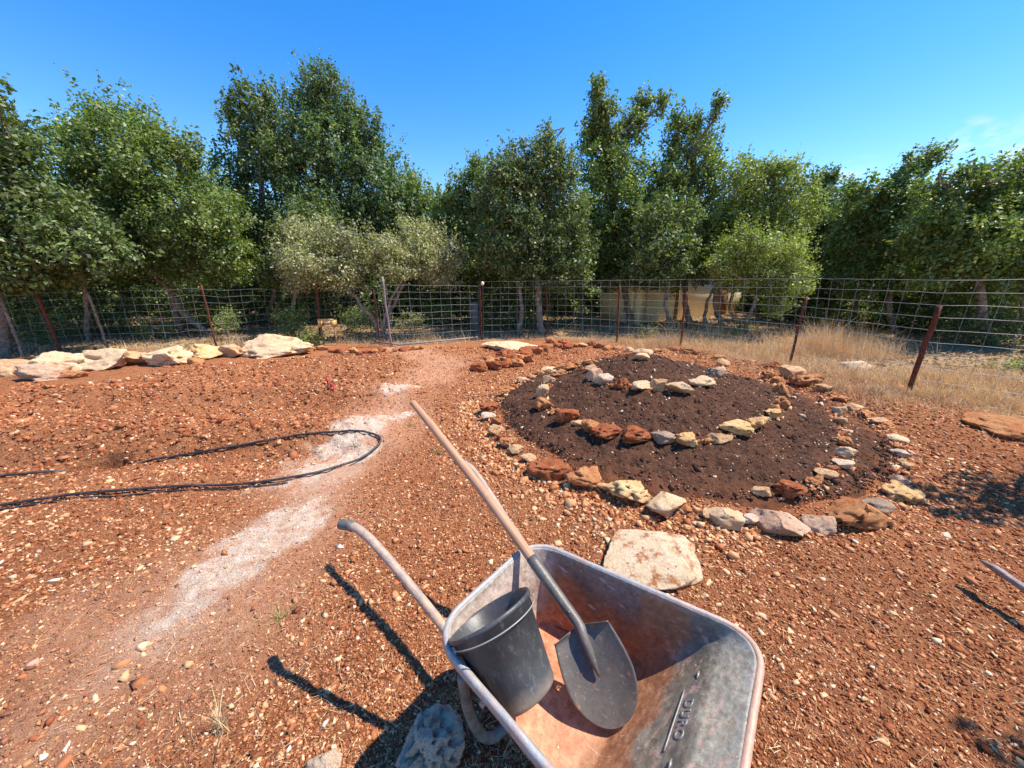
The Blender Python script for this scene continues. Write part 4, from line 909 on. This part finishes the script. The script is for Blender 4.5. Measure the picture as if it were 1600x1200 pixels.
# ------------------------------------------------------------------ trees
GREENS = {
 'dark': [(.060, .095, .022), (.095, .135, .034), (.145, .180, .055), (.24, .25, .12)],
 'mid':  [(.080, .125, .022), (.125, .180, .034), (.19, .235, .055), (.26, .27, .12)],
 'light': [(.14, .18, .028), (.20, .25, .045), (.27, .30, .070), (.26, .24, .09)],
 'blue': [(.062, .105, .034), (.095, .15, .048), (.15, .20, .075), (.23, .25, .14)],
 'olive': [(.19, .19, .085), (.28, .27, .13), (.36, .34, .18), (.20, .20, .10)],
}
def leaf_quads(c, out, L, r_, colk, spread=.9):
    n = len(c)
    nr = out * .35 + np.array([0, 0, .45]) + r_.normal(0, .62, (n, 3)) * spread; nr /= np.linalg.norm(nr, axis=1)[:, None]
    t = np.cross(nr, r_.normal(size=(n, 3))); t /= np.linalg.norm(t, axis=1)[:, None] + 1e-9; b = np.cross(nr, t)
    Ls = L * 1.02 * r_.uniform(.5, 1.45, n); Ws = Ls * r_.uniform(.48, .68, n); fd = nr * (Ws * .18)[:, None]
    V = np.stack([c - t * Ls[:, None] / 2, c + b * Ws[:, None] / 2 + fd, c + t * Ls[:, None] / 2, c - b * Ws[:, None] / 2 + fd], 1)
    pal = np.array(GREENS[colk]) * 1.25; C = pal[r_.choice(4, n, p=[.34, .36, .2, .10])] * r_.uniform(.75, 1.3, (n, 1)); C = C * .86 + C.mean(1, keepdims=True) * .14
    return V.reshape(-1, 3), np.repeat(C, 4, axis=0)
def crown_points(lobes, dens, r_, gap=-.18, sprig=1.0):
    """lobes: list (center, (rx,ry,rz)). returns leaf centers, outward dirs, twig tips."""
    PC, PO, TW = [], [], []
    for li, (c, rad) in enumerate(lobes):
        c = np.asarray(c); rad = np.asarray(rad); area = 4 * np.pi * ((rad[0] * rad[1]) ** 1.6 + (rad[0] * rad[2]) ** 1.6 + (rad[1] * rad[2]) ** 1.6) ** (1 / 1.6) / 3 ** (1 / 1.6)
        nt_ = max(int(area * dens / 17), 10)
        d = r_.normal(size=(nt_, 3)); d /= np.linalg.norm(d, axis=1)[:, None]
        off = r_.uniform(0, 40)
        rr_ = (.96 + .42 * fbm(d * 2.4 + off, 3)) - np.abs(r_.normal(0, .13, nt_)); deep = r_.uniform(0, 1, nt_) < .22; rr_ = np.where(deep, rr_ * r_.uniform(.35, .85, nt_), rr_)
        p = c + d * rad * rr_[:, None]
        keep = (fbm(p * 1.7 + 5, 2) > gap + .09) | deep
        for lj, (c2, rad2) in enumerate(lobes):
            if lj != li: keep &= ~((((p - c2) / rad2) ** 2).sum(1) < .40)
        keep &= p[:, 2] > .04
        p, d = p[keep], d[keep]
        if len(p): TW.append(p)
        m = r_.integers(12, 28, len(p)); idx = np.repeat(np.arange(len(p)), m)
        tw = d[idx] * .6 + np.array([0, 0, .35]) + np.repeat(r_.normal(0, .5, (len(p), 3)), m, axis=0); tw /= np.linalg.norm(tw, axis=1)[:, None]
        q = p[idx] + tw * r_.uniform(-.16, .16, (len(idx), 1)) + r_.normal(0, .055, (len(idx), 3))
        PC.append(q); PO.append(d[idx])
        # upright sprigs on the top surface
        ns_ = int(area * 3.2 * sprig); dd = r_.normal(size=(ns_, 3)); dd[:, 2] = np.abs(dd[:, 2]) + .25; dd /= np.linalg.norm(dd, axis=1)[:, None]
        pp = c + dd * rad * (.94 + .42 * fbm(dd * 2.4 + off, 3))[:, None]
        hl = r_.uniform(.15, .62, ns_) * min(1, rad.min() * 1.2); m = 20; idx = np.repeat(np.arange(ns_), m); tt = r_.uniform(-.65, .85, len(idx))
        dr_ = np.stack([r_.normal(0, .25, ns_), r_.normal(0, .25, ns_), np.ones(ns_)], 1) + dd * .4
        q = pp[idx] + dr_[idx] * (hl[idx] * tt)[:, None] + r_.normal(0, 1, (len(idx), 3)) * (.035 * (1.25 - tt * .8))[:, None]
        PC.append(q); PO.append(np.repeat(dd, m, axis=0) * 0 + r_.normal(0, .6, (len(idx), 3)))
    return np.concatenate(PC), np.concatenate(PO), (np.concatenate(TW) if TW else np.zeros((0, 3)))
def make_tree(name, lobes, trunks, colk, L, dens, label, cat='tree', group=None, seed=1, gap=-.18, sprig=1.0, rad0=.09, origin=None):
    r_ = np.random.default_rng(seed)
    c, o, tw = crown_points(lobes, dens, r_, gap, sprig)
    V, C = leaf_quads(c, o, L, r_, colk)
    # gentle patchiness in the leaf colour of real clumps
    pv = np.repeat(fbm(c * .9 + 2, 2), 4); C = C * (1 + .35 * np.clip(pv, -1, 1))[:, None]
    org = np.array(origin if origin is not None else (trunks[0][0][0], trunks[0][0][1], 0.))
    t = tag(empty(name, tuple(org)), label, cat, group)
    mesh_np('crown', V - org, np.arange(len(V)).reshape(-1, 4), M['leaf'], C, False, t)
    mb = MB(); ends = []
    for k, tr in enumerate(trunks):
        P_ = catmull(tr, 6); P_[1:-1] += r_.normal(0, .015, (len(P_) - 2, 3)); r0_ = rad0 * (1 if k == 0 else .7)
        mb.add(*tube_geo(P_ - org, np.linspace(r0_, r0_ * .5, len(P_)) + np.linspace(.25 * r0_, 0, len(P_)) ** 2, 9, bump=.25, seed=k)); ends.append(P_[-1])
    for (lc, lr) in lobes:
        e0 = min(ends, key=lambda e_: np.linalg.norm(e_ - np.asarray(lc))); lc = np.asarray(lc, float)
        if lc[2] < e0[2] + .1: lc_ = lc + (0, 0, .1)
        P_ = catmull([e0 + r_.normal(0, .02, 3), (e0 * .5 + lc * .5) + r_.normal(0, .12, 3) + (0, 0, -.08), lc, lc + np.array([r_.normal(0, .15), r_.normal(0, .1), lr[2] * .75])], 5)
        mb.add(*tube_geo(P_ - org, np.linspace(rad0 * .5, rad0 * .10, len(P_)), 6, bump=.15))
        if len(tw):
            near = tw[(((tw - lc) / (np.asarray(lr) * 1.25)) ** 2).sum(1) < 1]
            for p in near[r_.permutation(len(near))[:14]]:
                s0 = P_[r_.integers(6, len(P_))]; mb.add(*tube_geo(np.array([s0, (s0 + p) / 2 + r_.normal(0, .05, 3), p]) - org, [rad0 * .16, rad0 * .1, .006], 5, False))
    mb.build('trunk', M['bark'], t, True); return t
def TL(dist, lst, dk=.9):
    out = []
    for (px, py, rx, ry) in lst:
        p = at_y(px, py, dist + random.uniform(-.35, .35)); dz = depth(p); W_, H_ = rx / F * dz, ry / F * dz
        out.append((p, (W_, max(min(W_, 1.4) * dk, .3), H_)))
    return out
def TR(dist, *paths):
    out = []
    for pth in paths:
        pts = []
        for k, (px, py) in enumerate(pth):
            p = at_y(px, py, dist)
            if k == 0: p[2] = -.05
            pts.append(p)
        out.append(np.array(pts))
    return out
TREES = [
 ('oak_tree', 7.6, 'dark', .085, 900, 'nearest oak with large pale-edged leaves at the hose end of the fence', [(-90, 220, 115, 95), (-60, 330, 130, 110), (8, 300, 50, 55), (50, 345, 95, 60), (110, 392, 75, 45), (-10, 410, 110, 50), (5, 215, 22, 40), (-5, 160, 18, 40), (165, 405, 30, 32)], [[(10, 560), (0, 480), (-30, 380)]], .10, .05),
 ('oak_tree', 10.2, 'mid', .075, 800, 'spreading oak with a bowed dark trunk behind the tall cream boulder', [(190, 205, 62, 45), (215, 255, 85, 50), (140, 245, 45, 40), (150, 300, 80, 60), (260, 290, 75, 55), (300, 340, 80, 60), (200, 370, 110, 65), (290, 405, 85, 48), (105, 215, 20, 12), (280, 240, 40, 28), (350, 400, 45, 40)], [[(340, 547), (318, 515), (288, 490), (268, 458), (238, 425), (215, 380)], [(268, 458), (262, 430), (265, 390)]], .095, -.12),
 ('oak_tree', 13.0, 'dark', .085, 700, 'narrow tall oak with a gap of sky below its rounded top', [(405, 172, 45, 32), (400, 215, 50, 38), (385, 265, 48, 36), (440, 250, 45, 45), (400, 360, 70, 45), (440, 400, 60, 40), (352, 320, 48, 45)], [[(403, 527), (415, 495), (428, 462), (425, 400), (410, 300), (405, 200)]], .11, -.10),
 ('oak_tree', 13.6, 'blue', .085, 700, 'tallest oak of the group with a stepped crown', [(508, 140, 40, 28), (498, 180, 52, 40), (528, 190, 45, 40), (510, 235, 70, 45), (572, 205, 30, 32), (575, 260, 50, 40), (500, 300, 75, 55), (585, 315, 55, 48), (470, 360, 60, 45), (545, 370, 65, 45)], [[(520, 505), (515, 440), (512, 330), (508, 190)]], .13, -.08),
 ('oak_tree', 14.6, 'mid', .09, 650, 'rounded oak filling the dip right of the tallest crown', [(625, 300, 35, 30), (645, 335, 45, 45), (600, 360, 60, 50), (690, 345, 45, 40), (655, 400, 60, 45)], [[(640, 500), (645, 420), (640, 340)]], .10, -.25),
 ('olive_tree', 9.4, 'olive', .060, 900, 'pale grey-green shrubby tree with a slanting forked stem by the gate', [(480, 375, 45, 32), (525, 372, 45, 28), (455, 405, 30, 30), (500, 415, 60, 34), (550, 408, 38, 32), (530, 440, 35, 18), (465, 440, 25, 18)], [[(590, 547), (588, 505), (570, 483), (545, 450), (530, 410), (515, 380)], [(588, 505), (610, 470), (628, 440)]], .06, -.10),
 ('olive_tree', 9.9, 'olive', .060, 900, 'pale feathery tree with dusty leaves directly behind the grey gate post', [(600, 385, 38, 28), (650, 375, 42, 30), (690, 392, 40, 30), (620, 418, 48, 30), (680, 425, 45, 24)], [[(600, 540), (606, 500), (628, 450), (645, 400)]], .055, -.10),
 ('oak_tree', 12.5, 'mid', .080, 750, 'mid-sized oak with a single slim spire left of the dense round oak', [(742, 272, 20, 28), (735, 305, 36, 34), (765, 290, 30, 30), (710, 335, 38, 40), (735, 375, 50, 45), (700, 410, 50, 38), (760, 420, 50, 40)], [[(735, 515), (735, 440), (740, 340)]], .09, -.16),
 ('oak_tree', 10.4, 'dark', .072, 900, 'dense round dark oak with a small pointed top in the middle of the row', [(851, 215, 13, 20), (848, 245, 32, 26), (815, 262, 38, 32), (780, 272, 28, 28), (870, 275, 38, 35), (800, 320, 58, 50), (865, 330, 60, 55), (820, 385, 80, 48), (890, 390, 42, 50), (775, 375, 40, 40), (850, 430, 70, 24)], [[(845, 528), (842, 470), (835, 380), (840, 300)], [(812, 525), (815, 470), (800, 380)]], .10, -.22),
 ('oak_tree', 12.6, 'mid', .082, 750, 'tall airy oak with the highest spire right of the dense round oak', [(935, 150, 13, 24), (940, 185, 28, 28), (925, 215, 30, 30), (955, 235, 42, 38), (930, 270, 42, 38), (985, 190, 20, 18), (1005, 165, 17, 20), (1000, 205, 26, 22), (1035, 165, 14, 20), (975, 290, 60, 45), (960, 345, 65, 50), (1000, 360, 55, 50), (965, 405, 60, 40)], [[(985, 520), (975, 450), (960, 340), (945, 220)]], .11, -.04),
 ('oak_tree', 12.2, 'mid', .082, 750, 'open oak whose thin twigs stand apart against the sky', [(1060, 190, 16, 24), (1062, 225, 30, 26), (1090, 195, 17, 16), (1118, 180, 12, 26), (1102, 225, 28, 26), (1080, 260, 45, 34), (1045, 285, 40, 38), (1095, 300, 45, 40), (1050, 340, 60, 50), (1085, 385, 65, 50), (1040, 410, 55, 40)], [[(1075, 520), (1070, 450), (1075, 330), (1085, 230)]], .10, -.06),
 ('oak_tree', 11.4, 'light', .072, 850, 'broad yellow-green oak with bare whips on its flat top', [(1165, 290, 48, 34), (1210, 300, 50, 38), (1235, 335, 42, 45), (1160, 340, 58, 48), (1205, 370, 55, 42), (1120, 370, 40, 44), (1175, 258, 20, 10), (1215, 262, 22, 10)], [[(1130, 520), (1118, 480), (1120, 440), (1150, 340)], [(1100, 520), (1105, 470), (1130, 430)]], .085, -.22),
 ('oak_tree', 9.6, 'light', .060, 950, 'low bushy yellow-green oak hanging over the fence wires', [(1165, 385, 42, 28), (1205, 388, 42, 30), (1240, 410, 35, 32), (1170, 425, 55, 28), (1225, 440, 40, 30), (1125, 415, 22, 18), (1215, 478, 26, 14)], [[(1175, 545), (1165, 510), (1180, 470), (1190, 420)]], .06, -.22),
 ('oak_tree', 13.6, 'blue', .090, 700, 'blue-green oak between the yellow-green oak and the leafy group', [(1285, 290, 28, 20), (1290, 325, 45, 34), (1270, 370, 42, 42), (1310, 385, 48, 45), (1290, 435, 50, 34)], [[(1300, 520), (1298, 450), (1290, 350)]], .10, -.18),
 ('oak_tree', 10.6, 'mid', .078, 850, 'leafy oak with a loose see-through bunch of twigs on top', [(1345, 300, 32, 18), (1365, 330, 50, 34), (1410, 325, 45, 34), (1340, 380, 48, 46), (1400, 380, 60, 50), (1425, 262, 28, 20), (1455, 245, 17, 14), (1410, 285, 22, 14), (1370, 435, 60, 30)], [[(1395, 540), (1390, 480), (1400, 400), (1415, 300)]], .085, -.12),
 ('oak_tree', 8.8, 'mid', .078, 850, 'large oak at the far end of the fence with upright leafy tips', [(1490, 300, 48, 34), (1540, 305, 50, 38), (1600, 300, 60, 50), (1470, 350, 55, 45), (1530, 365, 70, 50), (1610, 370, 80, 60), (1480, 410, 60, 42), (1560, 425, 75, 40), (1590, 262, 25, 22), (1650, 330, 80, 90)], [[(1540, 575), (1535, 500), (1530, 400), (1535, 320)], [(1590, 580), (1600, 500), (1600, 400)]], .11, -.16),
]
for k, (nm, dist, colk, L_, dn, lab, lst, trk, r0_, gp) in enumerate(TREES):
    make_tree(nm, TL(dist, lst), TR(dist, *trk), colk, L_, dn, lab, seed=40 + k, gap=gp, rad0=r0_)
# extra trunks and thinner trees standing in the shade behind the fence
SH = [(60, 10.8, 'third-row dark oak behind the mottled post'), (130, 9.3, 'slim oak stem behind the dark wooden posts'), (195, 11.5, 'slim oak in shade behind the spreading oak'), (470, 11.2, 'slim oak trunk in shade behind the wooden box'), (690, 12.8, 'slim oak in shade behind the gate'), (905, 13.2, 'slim oak in shade beside the dense round oak'),
      (1050, 10.7, 'thin oak stem crossing the yellow house wall'), (1150, 12.6, 'thin oak before the brown end of the house'), (1330, 12.2, 'slim oak in shade behind the golden grass clump'), (1460, 11.4, 'slim oak in shade behind the last fence post in view'), (1580, 10.4, 'slim oak in shade behind the large end oak'), (-60, 9.5, 'slim oak behind the nearest oak')]
for k, (px, dist, lab) in enumerate(SH):
    lb = TL(dist, [(px + random.uniform(-20, 20), 395, 55, 40), (px + random.uniform(-35, 35), 350, 50, 40), (px + random.uniform(-40, 40), 425, 50, 24)])
    make_tree('slim_oak', lb, TR(dist, [(px + random.uniform(-8, 8), 530), (px + random.uniform(-14, 14), 480), (px + random.uniform(-14, 14), 420), (px, 370)]), 'dark', .085, 500, lab, seed=90 + k, rad0=.06, group='slim oaks in the shade behind the fence')
# woodland behind: a few trees shared as copies
protos = []
for k in range(3):
    r_ = np.random.default_rng(300 + k); lbs = [((r_.normal(0, .9), r_.normal(0, .7), (.6 if _ < 3 else 1.2 + r_.uniform(0, 2.6))), (r_.uniform(.9, 1.4), r_.uniform(.8, 1.2), r_.uniform(.7, 1.0))) for _ in range(9)]
    protos.append(make_tree('woodland_tree', lbs, [np.array([(0, 0, -.05), (.05, 0, 1.0), (0, .05, 2.6)])], ['mid', 'dark', 'blue'][k], .13, 330, 'dark tree of the woodland behind the oaks', 'tree', 'woodland trees behind the oaks', 300 + k, -.3, 1.0, .11, origin=(0, 0, 0)))
spots = []
for k in range(26):
    a_ = -1.12 + k * .0885; rr_ = 16.5 + 3.2 * ((k * 7) % 5) / 5; spots.append((rr_ * math.tan(a_) if abs(a_) < .9 else rr_ * math.sin(a_) * 1.45, rr_ if abs(a_) < .9 else rr_ * .72))
first = {0: 1, 1: 1, 2: 1}
for k, (x_, y_) in enumerate(spots):
    pr_ = protos[k % 3]
    if first[k % 3]: o = pr_; first[k % 3] = 0
    else:
        o = pr_.copy(); col.objects.link(o)
        for ch in pr_.children: c_ = ch.copy(); col.objects.link(c_); c_.parent = o
    o.location = (x_, y_, 0); o.rotation_euler = (0, 0, k * 1.7); s_ = .80 + .12 * ((k * 5) % 4) / 3; o.scale = (s_, s_, s_)
# the far wood reads as one mass
r_ = np.random.default_rng(77); lobes_ = []
for k in range(70):
    a_ = -1.25 + k * 2.5 / 69; rr_ = 24 + r_.uniform(-2, 2); lobes_.append(((rr_ * math.sin(a_), rr_ * math.cos(a_), r_.uniform(.8, 3.0)), (1.9, 1.2, r_.uniform(1.3, 2.0))))
c, o, tw = crown_points(lobes_, 110, r_, -.6, .3); V, C = leaf_quads(c, o, .22, r_, 'dark')
tag(mesh_np('far_wood', V, np.arange(len(V)).reshape(-1, 4), M['leaf'], C), kind='stuff')
lobes_ = []
for k in range(90):
    a_ = -1.2 + k * 2.4 / 89; rr_ = r_.uniform(12.2, 16.5); x_ = rr_ * math.tan(a_) * (.8 if abs(a_) > .8 else 1); y_ = rr_ if abs(a_) < .8 else rr_ * .8
    if 1.5 < x_ < 9.5 and y_ < 18: continue
    lobes_.append(((x_, y_, r_.uniform(.3, 1.3)), (r_.uniform(.9, 1.5), .7, r_.uniform(.7, 1.1))))
c, o, tw = crown_points(lobes_, 260, r_, -.35, .6); V, C = leaf_quads(c, o, .10, r_, 'dark')
tag(mesh_np('undergrowth', V, np.arange(len(V)).reshape(-1, 4), M['leaf'], C), kind='stuff')
# shrubs in the undergrowth
SHR = [(350, 500, 24, 20, 9.6, 'mid', 'bright green shrub behind the straight rusty post'), (300, 490, 30, 20, 11.5, 'dark', 'dark shrub behind the bowed oak trunk'), (455, 505, 20, 28, 9.2, 'mid', 'feathery green shrub left of the wooden box'), (485, 530, 16, 14, 8.6, 'light', 'small light green shrub below the wooden box'),
       (60, 520, 60, 25, 9.5, 'dark', 'dark low shrub behind the mottled post'), (160, 505, 50, 30, 10.5, 'dark', 'dark shrub behind the boulders under the spreading oak'), (235, 515, 30, 18, 9.6, 'mid', 'low green shrub near the bowed trunk'), (560, 500, 35, 20, 10.5, 'dark', 'dark shrub between box and grey post'), (640, 505, 25, 18, 10.8, 'olive', 'greyish shrub behind the gate'), (690, 490, 30, 14, 12, 'mid', 'green shrub far behind the gate'),
       (1590, 590, 45, 26, 6.4, 'light', 'light green leafy shrub at the near end of the fence'), (1540, 520, 60, 30, 9.0, 'dark', 'dark shrub under the large end oak'), (1420, 510, 50, 25, 10.6, 'dark', 'dark shrub behind the golden grass'), (1290, 505, 40, 20, 12, 'dark', 'dark shrub in deep shade past the house'), (1155, 518, 30, 12, 9.8, 'mid', 'green shrub in front of the house wall'), (880, 510, 50, 16, 12, 'dark', 'dark shrub before the shaded part of the house'), (1010, 520, 18, 10, 10, 'olive', 'grey dead-looking bush at the house corner'), (790, 505, 45, 20, 11.6, 'dark', 'dark shrub under the dense round oak')]
for k, (px, py, rx, ry, dist, ck, lab) in enumerate(SHR):
    lb = TL(dist, [(px - rx * .35, py + ry * .1, rx * .7, ry), (px + rx * .4, py, rx * .65, ry * .9)]); g = at_y(px, py, dist)
    make_tree('shrub', lb, [np.array([(g[0], g[1], -.03), (g[0] + .03, g[1], .15), (g[0], g[1], max(.3, g[2]))])], ck, .05, 700, lab, 'shrub', None, 500 + k, -.15, 1.5, .02)
# trees standing outside the view to the right and behind; they shade the ground at the right edge
make_tree('oak_tree', [((5.20, 2.52, 2.6), (.75, .34, .35)), ((6.9, 2.0, 3.2), (1.1, 1.1, .9)), ((7.6, 1.4, 2.6), (1.2, 1.2, 1.0))], [np.array([(7.4, 1.6, -.05), (7.2, 1.7, 1.2), (7.1, 1.8, 2.4)])], 'mid', .075, 800, 'oak outside the fence corner shading the stony soil', seed=701, rad0=.11)
make_tree('oak_tree', [((3.95, .86, 3.3), (.62, .28, .35)), ((5.2, -.6, 3.6), (1.2, 1.0, .9))], [np.array([(5.2, -.9, -.05), (5.1, -.8, 1.5), (5.0, -.6, 2.8)])], 'mid', .075, 800, 'oak behind the camera side shading the near corner of the plot', seed=702, rad0=.11)
